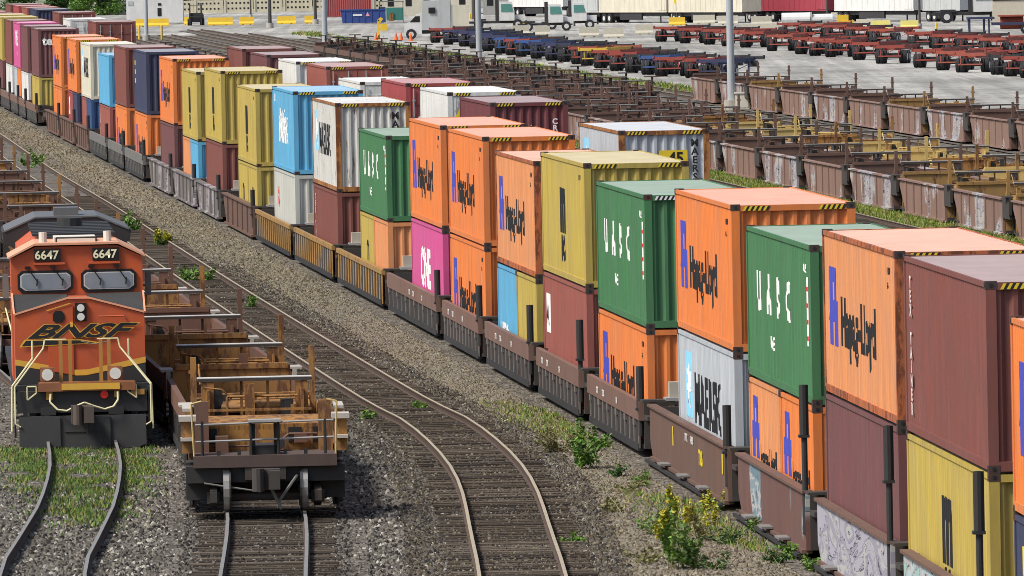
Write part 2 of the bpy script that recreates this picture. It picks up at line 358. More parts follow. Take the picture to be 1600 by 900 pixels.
def side_decal(me, mat, parent, y_far, z, name='lettering', W=2.44, x=None, drape=True):
    """lay a flat mesh (x right, y up) on the left (-x) side, reading from far end to near end; follows the corrugation"""
    bm = bmesh.new(); bm.from_mesh(me); bpy.data.meshes.remove(me)
    if drape:
        xs = [v.co.x for v in bm.verts]; a, b = min(xs), max(xs)
        k0 = int((y_far-b)/PITC)-1; k1 = int((y_far-a)/PITC)+2
        for k in range(k0, k1):
            for q in (0,.26,.5,.76):
                cut = y_far-(k+q)*PITC
                if a < cut < b: bmesh.ops.bisect_plane(bm, geom=bm.verts[:]+bm.edges[:]+bm.faces[:], plane_co=(cut,0,0), plane_no=(1,0,0))
    for v in bm.verts:
        Y = y_far-v.co.x; v.co = Vector(((-W/2+.02 if x is None else x)-.006-(cdepth(Y+1e-5) if drape else 0), Y, z+v.co.y))
    m2 = bpy.data.meshes.new(name); bm.to_mesh(m2); bm.free(); m2.materials.append(mat)
    return link(name, m2, parent)
def end_decal(me, mat, parent, x, z, y=-.012, name='lettering'):
    for v in me.vertices: v.co = Vector((x+v.co.x, y, z+v.co.y))
    me.name = name; me.materials.append(mat); return link(name, me, parent)
def poly_mesh(polys):
    me = bpy.data.meshes.new('p'); vs = []; fs = []
    for p in polys: fs.append(list(range(len(vs), len(vs)+len(p)))); vs += [(a,b,0) for a,b in p]
    me.from_pydata(vs, [], fs); return me
def star_mesh(r):
    pts = [(sin(i*pi/7)*(r if i%2 == 0 else r*.45), cos(i*pi/7)*(r if i%2 == 0 else r*.45)) for i in range(14)]
    return poly_mesh([[pts[i], pts[(i+1)%14], (0,0)] for i in range(14)])
def logo_block(o, L, h, zz, s=1.0):
    """blue two-letter block mark in front of the carrier's name"""
    q = [[(-.02,0),(.50,0),(.58,.42),(.0,.42)],[(.80,0),(1.34,0),(1.32,.42),(.76,.42)],[(-.10,.421),(1.42,.421),(1.40,.80),(-.04,.80)],[(.08,.801),(.52,.801),(.56,1.12),(.12,1.12)],[(.80,.801),(1.26,.801),(1.22,1.12),(.78,1.12)],[(.06,1.121),(1.26,1.121),(1.22,1.38),(.08,1.38)]]
    q = [[(a*s,b*s) for a,b in p] for p in q]
    return side_decal(poly_mesh(q), INKB, o, zz[0], zz[1], 'logo')
def mark_side(o, kind, L, h, ink=None):
    if kind == 'hapag':
        logo_block(o, L, h, (L-.9, h*.5-.55 if L > 8 else h*.42))
        side_decal(text_mesh('Hapag-Lloyd', 1.12, .05, 1.02), INK, o, L-2.9, h*.5-.45)
        side_decal(text_mesh('HLXU', .16, .004), INK, o, 1.5, h-.42)
        side_decal(text_mesh('45G1', .14, .004), INK, o, 1.5, h-.66)
    elif kind == 'hapag20':
        logo_block(o, L, h, (L-.5, h*.42), .85)
        side_decal(text_mesh('Hapag-Lloyd', .62, .03), INK, o, L-1.9, h*.36)
    elif kind == 'uasc':
        for i, ch in enumerate('UASC'):
            side_decal(text_mesh(ch, .95, .06, 1.15), INKW, o, L-1.9-i*1.85, h*.48)
        side_decal(text_mesh('UAE', .34, .012), INKW, o, L-4.4, h*.24)
        side_decal(poly_mesh([[(0,0),(.42,0),(.42,1.25),(0,1.25)]]), INKW, o, 1.0, h*.36, 'stripe')
        for k in range(4): side_decal(poly_mesh([[(.14,k*.3),(.28,k*.3),(.28,k*.3+.08),(.14,k*.3+.08)]]), INKR, o, 1.0, h*.36+.1, 'red_mark', x=-1.208)
        side_decal(text_mesh('UASU', .2, .008), INKW, o, 1.4, h*.82)
    elif kind == 'msc':
        side_decal(text_mesh('m', 1.95, .10, 1.0), INK, o, L*.5+.95, h*.5-.25)
        side_decal(text_mesh('sc', 1.05, .07, 1.2), INK, o, L*.5+.8, h*.5-.95)
        side_decal(text_mesh('MSCU', .17, .004), INK, o, 1.7, h-.42)
    elif kind == 'msc20':
        side_decal(text_mesh('m', 1.2, .04), INK, o, L*.5+.6, h*.5-.1); side_decal(text_mesh('sc', .7, .03, 1.1), INK, o, L*.5+.5, h*.5-.55)
    elif kind in ('maersk', 'maersk_white'):
        c = INK if kind == 'maersk' else INKW
        if kind == 'maersk':
            side_decal(poly_mesh([[(0,0),(1.3,0),(1.3,1.35),(0,1.35)]]), INKL, o, L-1.6, h*.40, 'logo_panel')
            side_decal(star_mesh(.55), INKW, o, L-2.25, h*.40+.68, 'star', x=-1.208)
        side_decal(text_mesh('MAERSK', 1.35 if kind == 'maersk' else 1.2, .06, 1.12), c, o, L-3.4, h*.40 if kind == 'maersk' else h*.36)
        if kind == 'maersk_white': side_decal(text_mesh('SEALAND', .55, .02, 1.2), c, o, L-4, h*.62); side_decal(text_mesh('LINE', .35, .01, 1.2), c, o, L-1, h*.83)
    elif kind == 'maersk_low':
        side_decal(text_mesh('MAERSK', .8, .03, .95), INKW, o, L-.5, .55)
    elif kind == 'one':
        side_decal(text_mesh('ONE', 1.5, .06, 1.15), INKW, o, L-3.4, h*.38)
    elif kind == 'one_tall':
        side_decal(text_mesh('ONE', 1.3, .05, 1.4), INKW, o, L-3.6, h*.5); side_decal(text_mesh('a', .5, .02), INKW, o, L-6, h*.28)
    elif kind == 'vert_white':
        side_decal(text_mesh('TEX TAINER', .27, .01, 1.3, True), INKW, o, L-1.0, h-.5, drape=False, x=-1.215)
    elif kind == 'dots':
        for k in range(3): side_decal(poly_mesh([[(0,0),(.5,0),(.5,.22),(0,.22)]]), INKY, o, L-.6, h-.75-k*.42, 'label')
    elif kind == 'red_mark':
        side_decal(text_mesh('S', .9, .06, 1.3), INKR, o, L-2.2, h*.5)
    elif kind == 'white_patch':
        side_decal(poly_mesh([[(0,0),(1.0,0),(1.0,.95),(0,.95)]]), INKW, o, L-.7, h*.5, 'label'); side_decal(text_mesh('A', .6, .03), INK, o, L-.95, h*.5+.25, drape=False, x=-1.222)
    elif kind == 'yellow_text':
        side_decal(text_mesh('E', .75, .05, 1.25), INKY, o, L-1.0, h*.62); side_decal(text_mesh('C', .62, .05, 1.25), INKY, o, L-1.1, h*.42)
        side_decal(text_mesh('T', .6, .05, 1.25), INKY, o, L-2.1, h*.54)
    elif kind == 'reefer':
        side_decal(text_mesh('SEAL', .5, .02, 1.5), INKR, o, L-3, .75)
def lock_rods(mb, h, m):
    for x in (-.95,-.35,.35,.95): mb.cyl((x,-.035,.18),(x,-.035,h-.18),.022,6,m)
    for x in (-.95,-.35,.35,.95):
        for z in (.5,1.1,h-.6): mb.box(x-.05,x+.05,-.05,-.012,z-.03,z+.03,m)
    for x in (-.65,.65): mb.box(x-.28,x+.28,-.055,-.04,1.18,1.22,m)
def container(key, label, loc, rz, L=12.19, h=2.9, side=None, end='wall', group=None, post=None, castings=True, endtext=None, hazard=True):
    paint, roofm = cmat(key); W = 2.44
    o = thing('shipping_container', label, 'container', loc, rz, group)
    pm = {True: RUSTP, 2: metal('rust_orange_post', (.50,.12,.018), .6, .5, .6, rc=(.10,.03,.015))}.get(post, paint)
    fr = MB(); e = .16; hw = W/2
    for sx in (-1,1):
        for y in (0, L-e): fr.box(sx*hw-(e if sx>0 else 0), sx*hw+(0 if sx>0 else e), y, y+e, .0, h-.0)
        fr.box(sx*hw-(.06 if sx>0 else 0), sx*hw+(0 if sx>0 else .06), e, L-e, .04, .17)
        fr.box(sx*hw-(.05 if sx>0 else 0), sx*hw+(0 if sx>0 else .05), e, L-e, h-.09, h-.012)
    for y in (0, L-.08):
        fr.box(-hw+e, hw-e, y, y+.08, .02, .17); fr.box(-hw+e, hw-e, y, y+.08, h-.13, h-.014)
    fr.box(-hw+.06, hw-.06, .1, L-.1, .12, .16)
    fr.build('frame', pm, o)
    for sx in (-1,1):
        s = MB(); corr(s, L-2*e, .17, h-.09, lambda t,d,z: (sx*(hw-.02+d), e+t, z), ph=e)
        # align the fold phase with cdepth(Y): shift panel
        s.build('side_panel', paint, o)
    if end == 'wall':
        s = MB(); corr(s, W-2*e, .17, h-.13, lambda t,d,z: (-hw+e+t, .03-d, z), .265, .05); s.build('end_panel', paint, o)
    else:
        for sx in (-1,1):
            d = MB(); a, b = (sx*.01, sx*(hw-e)) if sx > 0 else (sx*(hw-e), sx*.01)
            d.box(a, b, .02, .06, .18, h-.14)
            for k in range(4):
                z = .4+k*(h-.6)/4; d.box(a+.12, b-.12, .06-.055, .02, z, z+.28)
            dd = d.build('door', paint, o)
        lr = MB(); lock_rods(lr, h, 0); lr.build('lock_rods', flat('lock_rod', (.5,.5,.48), .4, metallic=.4), o)
    s = MB(); corr(s, W-2*e, .17, h-.13, lambda t,d,z: (-hw+e+t, L-.03+d, z), .265, .05); s.build('end_panel', paint, o)
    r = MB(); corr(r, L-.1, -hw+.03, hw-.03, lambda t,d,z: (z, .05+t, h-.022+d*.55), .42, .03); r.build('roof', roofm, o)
    if castings:
        for sx in (-1,1):
            for y in (.086, L-.086):
                for z in (.055, h-.055):
                    c = link('corner_casting', casting_mesh(), o); c.location = (sx*(hw-.085), y, z)
    if hazard and h > 2.7:
        for sx in (-1,1):
            q = MB(); 
            for k in range(5):
                a = sx*(hw-.47)-.25+k*.1
                q.add([(a,-.008,h-.12),(a+.05,-.008,h-.12),(a+.10,-.008,h-.03),(a+.05,-.008,h-.03)], [(0,1,2,3)], 0)
                q.add([(a+.05,-.007,h-.12),(a+.1,-.007,h-.12),(a+.15,-.007,h-.03),(a+.10,-.007,h-.03)], [(0,1,2,3)], 1)
            q.build('hazard_stripe', [HAZY if hazard is True else hazard, INK], o, fix=False)
    if side: mark_side(o, side, L, h)
    if endtext:
        for (s_, size, x, z, ink, vert) in endtext: end_decal(text_mesh(s_, size, size*.03, 1, vert), ink, o, x, z, y=-.045 if end != 'wall' else -.02)
    return o
def triangle_decal(o, x, z, s=.45, y=-.02):
    q = MB().add([(x-s/2,y,z),(x+s/2,y,z),(x,y,z+s)],[(0,1,2)],0).add([(x-.04,y-.004,z+.08),(x+.04,y-.004,z+.08),(x+.02,y-.004,z+.28),(x-.02,y-.004,z+.28)],[(0,1,2,3)],1)
    q.build('warning_triangle', [HAZY, INK], o, fix=False)

D_A = {0:129.6,1:145.1,2:158.6,3:173.0,4:188.0,5:207.3,6:222.5,7:236.7,8:252.8,9:267.6,10:289.4,11:312.3,12:334.4,13:356.9,14:379.9,15:398.1,16:417.4,17:441.7,18:462.2,19:480.5,20:502.3,21:520.3,22:541.4,23:575.5,24:593.6,25:607.0,26:622.4,27:641.2,28:661,29:681,30:701}
ZT = {0:5.65,1:6.04,2:6.05,3:5.69,4:6.0,5:5.68,6:6.0,7:5.72,8:5.99,9:6.0,10:5.27,11:5.86,12:5.89,13:5.63,14:5.98,15:5.7,16:6.0,17:6.02,18:5.99,19:5.4,20:5.71,21:5.76,22:5.72,23:5.82,24:5.83,25:5.91,26:5.94,27:6.0,28:6.0,29:5.9,30:5.9}
HH = {10:2.6,19:2.6}
UP = {0:('orange','hapag'),1:('brown','vert_white'),2:('faded orange','hapag'),3:('green','uasc'),4:('orange','hapag'),5:('green','uasc'),6:('yellow','msc'),7:('faded orange','hapag'),
 8:('orange','hapag'),9:('orange','hapag'),10:('green','uasc'),11:('rusty white','maersk'),12:('light blue','maersk_white'),13:('yellow','msc'),14:('yellow','msc'),15:('yellow','msc'),16:('orange','hapag'),
 17:('navy','dots'),18:('brown',None),19:('light blue',None),20:('cream','maersk'),21:('orange','hapag'),22:('orange','hapag'),23:('purple brown',None),24:('purple brown',None),25:('pink','one_tall'),26:('brown',None),27:('yellow',None),28:('yellow',None),29:('brown',None),30:('red',None)}
# lower containers, listed from the far one to the near one
LO = {0:[('navy','yellow_text')],1:[('yellow','msc')],2:[('purple brown',None)],3:[('faded orange','hapag20'),('orange','hapag20')],4:[('light grey','maersk')],5:[('orange','hapag')],6:[('red brown','white_patch')],
 7:[('light blue','maersk_low'),('yellow',None)],8:[('orange','hapag')],9:[('pink','one')],10:[('yellow','msc20'),('faded orange',None)],11:[('brown','vert_white')],12:[('pale grey','red_mark')],13:[('yellow','msc20'),('yellow','msc20')],
 14:[('brown',None)],15:[('faded orange',None),('light blue',None)],16:[('purple brown',None)],17:[('orange','hapag')],18:[('orange','hapag')],19:[('red brown','vert_white')],20:[('red brown',None),('dark blue',None)],21:[('red','white_patch'),('navy',None)],
 22:[('orange',None),('orange',None)],23:[('yellow',None),('yellow',None)],24:[('white',None),('white',None)],25:[('light grey',None),('orange',None)],26:[('white',None),('white',None)],27:[('white',None),('purple brown',None)],28:[('white',None)],29:[('brown',None)],30:[('white',None)]}
CARR = {'hapag':'blue logo and black lettering','hapag20':'blue logo and black lettering','uasc':'four large white letters','msc':'a black letter mark','msc20':'a black letter mark','maersk':'large black lettering','maersk_white':'large white lettering','maersk_low':'white lettering at its foot',
 'one':'big white letters','one_tall':'tall white letters','vert_white':'a column of tiny white letters','dots':'three pale labels','red_mark':'a red mark','white_patch':'a white label','yellow_text':'yellow letters','reefer':'small red lettering'}
def desc(key, sd): return key+' container'+(' with '+CARR[sd] if sd else '')
def nm(j, up): return (UP[j][0] if up else LO[j][-1][0])
POS = {j: '' for j in range(31)}
for _ks in [[k for k in range(1,31) if (UP[k], UP[k-1][0]) == (UP[j], UP[j-1][0])] for j in range(1,31)]:
    if len(_ks) > 1:
        for _n, _k in enumerate(_ks): POS[_k] = ', '+(['nearest','second','third','fourth'][_n])+' such'
SHORT = {'hapag':'blue logo','hapag20':'blue logo','uasc':'white letters','msc':'black mark','msc20':'black mark','maersk':'black lettering','maersk_white':'white letters','maersk_low':'white lettering','one':'big white letters','one_tall':'tall white letters','vert_white':'tiny white letters','dots':'pale labels','red_mark':'red mark','white_patch':'white label','yellow_text':'yellow letters'}
for i in range(31):
    D = D_A[i]; rz = head(off(0), D+6); c = cos(rz); s = sin(rz)
    up = UP[i]; h = HH.get(i, 2.9); zt = ZT[i]; z1 = zt-h
    base = Vector((XA(D), D, 0))
    nxt = UP[i-1][0] if i > 0 else None
    lab = 'upper '+desc(*up)+', '+('behind the '+nxt+' one' if nxt else 'cut by the right edge')+POS[i]
    kw = {}
    if i == 23: kw['endtext'] = [('tex', .72, -.98, 1.95, INKW, False)]
    if i == 11: kw['endtext'] = [('MAERSK', .33, .72, 2.35, INK, True)]
    if i in (13,14,12): kw['endtext'] = [('45', .3, .3 if i != 12 else -.2, 1.7, INKY, False)]
    up_o = container(up[0], lab, (base.x, base.y, z1), rz, 12.19, h, up[1], 'wall', 'containers on the upper tier of the long train', post=(True if i == 11 else 2 if i in (2,7) else None), castings=i < 17, hazard=(INKW if i in (3,5) else i not in (10,13,15,17,18,19,20,23,24,25,26,27,28,29,30,7)), **kw)
    hl = 2.9 if zt-h-2.9 > .12 and zt > 5.9 else 2.6
    hl = min(hl, z1-.03)
    n = len(LO[i])
    for k, (key, sd) in enumerate(LO[i]):
        L = 12.19 if n == 1 else 6.06
        y0 = 0 if (n == 1 or k == 1) else 6.13
        p = base+Vector((-s*y0, c*y0, 0))
        z0 = z1-hl-.012
        pos = '' if n == 1 else ('far ' if k == 0 else 'near ')
        lab = 'lower '+pos+key+' container'+(' with '+SHORT[sd] if sd else '')+' under '+up[0]+' one, '+ORD[i].replace('nearest','').strip()+' stack' if i > 1 else 'lower '+pos+key+' container, '+('rightmost' if i == 0 else 'second from right')+', under '+up[0]+' one'
        lab = lab.replace('second stack','third stack') if i == 1 else lab
        kw = {}
        end = 'wall'
        if i == 3 and k == 1: end = 'door'; kw['endtext'] = [('Hapag', .36, -.85, 1.55, INK, False)]
        if i == 1: end = 'wall'
        if i in (2, 5): end = 'door' if i == 2 else 'wall'
        container(key, lab, (p.x, p.y, z0), rz, L, hl, sd, end, 'containers on the lower tier of the long train', castings=i < 10, hazard=False, **kw)
# warning patches on some ends are part of the second train's boxes
D_B = [(257.8,'light grey','maersk',5.97),(300.3,'maroon',None,6.0),(317.4,'white','reefer',6.05),(336,'red',None,6.07),(359,'white',None,5.78),(378,'red brown',None,6.1),(396.6,'white',None,6.06),(416.8,'purple brown',None,6.1),(435,'brown',None,6.15),
       (589,'brown',None,6.05),(628,'white',None,5.9),(646,'brown',None,6.2),(688,'navy',None,6.1),(706,'red brown',None,6.1),(724,'red',None,6.1),(742,'brown',None,6.1)]
for i, (D, key, sd, zt) in enumerate(D_B):
    f = off(4.05); rz = head(f, D+6); 
    end = 'door' if i in (2,3,4,5,9,11,10) else 'wall'
    kw = {}
    if i == 0: kw['endtext'] = [('45', .42, .1, 2.0, INK, False), ('MAERSK', .27, .82, 2.45, INK, True)]; kw['post'] = True
    if i == 1: kw['endtext'] = [('CRXU', .24, .80, 2.2, INKW, True)]
    if i == 3: kw['endtext'] = [('CAI', .8, -.95, 1.2, INKW, False)]
    if i == 9: kw['endtext'] = [('TGHU', .3, .1, 1.2, INKW, False)]
    o = container(key, key+' container top on the train behind, '+('first' if i == 0 else ORD[i].replace(' nearest',''))+' from the right', (f(D), D, zt-2.9), rz, 12.19, 2.9, sd, end, 'containers on the second train', castings=i < 9, hazard=i in (0,1,2,3,5,6), **kw)
    if i == 0: q = MB().box(-.15,.62,-.016,-.014,1.9,2.35).build('yellow_label', HAZY, o)
    if i == 1: triangle_decal(o, .05, 1.75)
    if i == 2: triangle_decal(o, -.85, 1.75, .6, -.06)
    container(random.choice(['orange','brown','yellow','white','green']), 'hidden lower container on the train behind, under its '+('first' if i == 0 else ORD[i].replace(' nearest',''))+' upper one', (f(D), D, zt-2.9-2.6-.02), rz, 12.19, 2.6, None, 'wall', 'lower containers on the second train', castings=False)

# ---------------------------------------------------------------- well cars
BRC = metal('car_brown', (.145,.075,.05), .35, .45, .6); BRL = metal('car_beam', (.185,.098,.07), .3, .4, .55)
DKC = metal('car_dark', (.045,.038,.033), .45, .45, .65); YBC = metal('car_ochre', (.36,.20,.045), .48, .45, .6); GYC = metal('car_grey', (.16,.155,.145), .28, .4, .6)
OCH = metal('ochre', (.36,.165,.025), .60, .5, .6, rc=(.10,.04,.02)); WALK = metal('walkway_plate', (.62,.61,.58), .12, .4, .4); STEPM = metal('step_grey', (.20,.19,.18), .3, .4, .7); RIBM = metal('rib_grey', (.16,.13,.115), .35, .4, .6); YBR = metal('rib_ochre', (.50,.27,.06), .5, .4, .6)
TAN = metal('tan_box', (.45,.40,.32), .15, .3, .7); LTOP = metal('pale_plate', (.50,.46,.40), .25, .35, .6)
CYEL = metal('cream_yellow', (.62,.44,.14), .35, .35, .6); RBR = metal('red_brown_steel', (.155,.07,.04), .4, .45, .6)
GR_A = graffiti('car_side_a', (.26,.15,.11), (.40,.36,.33), (.30,.22,.22), .30); GR_B = graffiti('car_side_b', (.25,.145,.11), (.42,.39,.36), (.33,.30,.33), .48)
GR_W = graffiti('car_side_w', (.16,.07,.055), (.36,.35,.41), (.28,.27,.33), 1.0); GR_T = graffiti('car_side_t', (.15,.07,.055), (.30,.46,.44), (.40,.52,.55), 1.0)
GR_U = graffiti('car_side_u', (.15,.065,.05), (.14,.22,.26), (.20,.27,.30), .35); GR_G = graffiti('car_side_g', (.16,.14,.13), (.35,.33,.34), (.3,.26,.3), .35)
_wh = None
def wheel_mesh():
    global _wh
    if _wh is None:
        mb = MB(); mb.cyl((-.065,0,0),(.065,0,0),.46,18,1); mb.cyl((.05,0,0),(.085,0,0),.49,18,0); mb.cyl((-.068,0,0),(-.066,0,0),.40,16,0); mb.cyl((-.12,0,0),(.12,0,0),.13,10,0)
        _wh = mb.mesh('wheel', [WHEEL, TREAD])
    return _wh
def truck(parent, y, near=True):
    """two axle bogie centred at y"""
    mb = MB()
    for s in (-1,1):
        x = s*1.02
        mb.prism([(y-1.25,.42),(y-1.25,.62),(y-.5,.86),(y+.5,.86),(y+1.25,.62),(y+1.25,.42),(y+.95,.36),(y+.45,.28),(y-.45,.28),(y-.95,.36)], 'x', x-.07, x+.07)
        for k in (-1,0,1): mb.cyl((x+s*.04,y+k*.2,.35),(x+s*.04,y+k*.2,.62),.075,8)
        for k in (-1,1): mb.box(x-.13,x+.13,y+k*.88-.16,y+k*.88+.16,.38,.62)
    mb.box(-1.1,1.1,y-.22,y+.22,.5,.78)
    for k in (-.88,.88): mb.cyl((-.9,y+k,.5),(.9,y+k,.5),.08,8)
    t = mb.build('truck', DKC, parent)
    if near:
        for s in (-1,1):
            for k in (-.88,.88):
                w_ = link('wheel', wheel_mesh(), t); w_.location = (s*.76, y+k, .70-.22+.23); w_.rotation_euler = (0,0,pi if s > 0 else 0); w_.location.z = .215+.47
    return t
def side(style, L, sx, mats, zt=1.25):
    """(mesh builder) one long side of a well"""
    mb = MB(); x0, x1 = (1.36, 1.44); lo = .22
    def X(a, b): return (sx*a, sx*b) if sx > 0 else (sx*b, sx*a)
    if style == 'solid':
        poly = [(0,lo),(0,zt),(L,zt),(L,zt-.25),(L-1.6,lo)]
        a, b = X(x0, x1); mb.prism(poly, 'x', a, b)
        a, b = X(x0-.06, x1+.08); mb.box(a,b,0,L,zt,zt+.06); mb.box(a,b,.0,L-1.6,lo-.08,lo)
        a, b = X(x1, x1+.05); 
        for k in range(1,6): mb.box(a,b,k*L/6-.05,k*L/6+.05,lo,zt)
    elif style == 'panel':
        a, b = X(x0, x1); mb.prism([(0,lo),(0,zt),(L,zt),(L,lo+.3),(L-.5,lo)], 'x', a, b)
        a, b = X(x0-.05, x1+.06); mb.box(a,b,0,L,zt,zt+.05,1); mb.box(a,b,.2,L-.6,lo-.07,lo,1)
        a, b = X(x1+.1, x1+.17); mb.box(a,b,.1,L-.5,lo-.12,lo-.06,2)
        for k in range(3): a, b = X(x1+.005, x1+.22); mb.box(a,b,L*(.22+.25*k),L*(.22+.25*k)+.8,lo+.02,lo+.06,3)
        for k in range(7): a, b = X(x1, x1+.14); mb.box(a,b,.5+k*L/7,.62+k*L/7,lo-.14,lo-.05,2)
    else:
        bt = .42 if style == 'ribbed' else .14
        a, b = X(x0, x1+.04); mb.box(a,b,0,L,zt-bt,zt,0); mb.box(a,b,.3,L-.4,lo-.06,lo+.10,2)
        a, b = X(x1-.04, x1-.01); mb.box(a,b,.3,L-.4,lo,zt-bt,2)
        n = 11 if style == 'ribbed' else 17
        for k in range(n+1):
            y = .35+k*(L-.9)/n; a, b = X(x1-.012, x1+(.022 if style == 'ribbed' else .012)); mb.box(a,b,y-(.09 if style == 'ribbed' else .13),y+.09,lo,zt-bt,1)
            if style == 'ribbed' and k % 2: a, b = X(x1-.012, x1+.03); mb.box(a,b,y-.18,y+.18,zt-bt-.16,zt-bt,1)
    return mb
def well(label, loc, rz, L, style, mats, group, floorm=None, endm=None, post=(.0,), plate=True, near=True, empty=False, zt=1.25, fit=None, coupler=False):
    o = thing('well_car', label, 'rail car', loc, rz, group)
    floorm = floorm or DKC; endm = endm or DKC
    for sx in (-1,1): side(style, L, sx, mats, zt).build('side_sill', mats, o)
    fl = MB()
    for k in range(int(L/1.9)): fl.box(-1.36,1.36,.5+k*1.9,.75+k*1.9,.24,.34)
    fl.box(-1.36,-1.05,0,L,.22,.30); fl.box(1.05,1.36,0,L,.22,.30); fl.box(-.2,.2,0,L,.2,.28)
    fl.build('floor_frame', floorm, o)
    for y0 in (.0, L-.12): MB().box(-1.36,1.36,y0,y0+.12,.3,zt-.02).build('bulkhead', endm, o)
    pl = MB(); pl.box(-1.36,1.36,-.75,-.02,.86,.95); pl.box(-1.45,-.75,-.62,-.1,zt,zt+.05); pl.box(.75,1.45,-.62,-.1,zt,zt+.05)
    for s in (-1,1): pl.box(s*1.2-.06,s*1.2+.06,-.5,-.2,.95,zt)
    pl.prism([(-1.1,.9),(-.5,.9),(-.3,.5),(.3,.5),(.5,.9),(1.1,.9),(1.1,.98),(-1.1,.98)],'y',-1.3,-.7)
    pl.build('end_platform', endm, o)
    if plate: MB().box(-.95,-.1,-.65,-.1,zt+.02,zt+.09).box(-.85,-.15,-.5,-.15,zt+.09,zt+.42,1).box(.1,1.0,-.65,-.1,zt+.02,zt+.09).build('brake_platform', [GALV, TAN], o)
    for h in post:
        if h: MB().cyl((-1.43,.1,.5),(-1.43,.1,h),.055,10).cyl((-1.43,.1,h-.9),(-1.43,.1,h),.085,10).box(-1.53,-1.34,.02,.24,h-.95,h-.9).build('guide_post', BLACK, o)
    truck(o, -.95, near)
    return o
STY = {}
for i in range(31):
    if i <= 4: STY[i] = 'panel'
    elif i <= 9: STY[i] = 'ribbed'
    elif i <= 12: STY[i] = 'slat'
    elif i <= 16: STY[i] = 'solid'
    elif i <= 19: STY[i] = 'ribbed'
    elif i <= 22: STY[i] = 'solid'
    else: STY[i] = 'ribbed'
PM = {0:GR_T,1:GR_T,2:GR_W,3:GR_U,4:BRC}
MATS = lambda i: [PM[i], BRC, BLACK, STEPM] if i <= 4 else ([BRL, RIBM, BLACK] if i <= 9 else ([YBC, YBR, BLACK] if i <= 12 else ([BRC if i == 13 else GR_G] if i <= 16 else ([GYC, GYC, BLACK] if i <= 19 else ([BRC] if i <= 22 else [BRL, GYC, BLACK])))))
PO = {0:3.3,1:3.2,2:3.2,3:3.2,4:2.1,5:2.0,6:2.4,7:2.2,8:2.1,9:2.0,10:0,11:0,12:0,13:1.9,14:1.9,15:1.9,16:1.9}
ADJ = {'panel':'smooth sided','ribbed':'open ribbed','slat':'closely slatted ochre','solid':'taper sided'}
for i in range(31):
    D = D_A[i]; L = (D_A[i+1] if i < 30 else D+16)-D-2.1
    L = min(L, 19.5) if i > 12 else L
    extra = {0:'teal sprayed',1:'teal and pale sprayed',2:'lilac sprayed',3:'blue sprayed',4:'plain brown'}.get(i, '')
    y0 = D-.55
    well((extra or ADJ[STY[i]])+' well car under '+(ORD[i].replace('nearest','').strip() if i else 'nearest')+' stack of the long train from the right', (XA(y0), y0, 0), head(off(0), D+6), L, STY[i], MATS(i), 'well cars of the long train', post=(PO.get(i, 2.0),), near=i < 14, plate=i < 18)
o = [x for x in col.objects if x.name.startswith('well_car') and x.parent is None and 'plain brown' in x['label']][0]
for s_, y, z in (('DTTX',3.0,.95),('748905',4.2,.95)): side_decal(text_mesh(s_, .22, .006), INKW, o, 12-y, z, drape=False, x=-1.446)
side_decal(text_mesh('7385', .42, .02), INKY, o, 6.0, .62, drape=False, x=-1.446)
for q in (.9, 11.6): side_decal(poly_mesh([[(0,0),(.22,0),(.22,.4),(0,.4)]]), INKY, o, q+.2, .7, 'label', drape=False, x=-1.446)
for x in [x for x in col.objects if x.name.startswith('well_car') and x.parent is None and 'under' in x['label']][5:10]:
    for s_, y in (('DTTX', 10.5), ('72'+str(random.randint(1000,9999)), 9.0), ('CAP', 5.5)): side_decal(text_mesh(s_, .20, .008), INKW, x, y, .95, drape=False, x=-1.486)
for i in range(38):
    D = 128+i*15.4
    if D > 720: break
    well('well car of the train behind, '+('nearest' if i == 0 else ORD[i]), (off(4.05)(D), D, 0), head(off(4.05), D+6), 13.4, 'ribbed', [BRL, DKC, BLACK], 'well cars of the second train', post=(0,), near=False, plate=False)

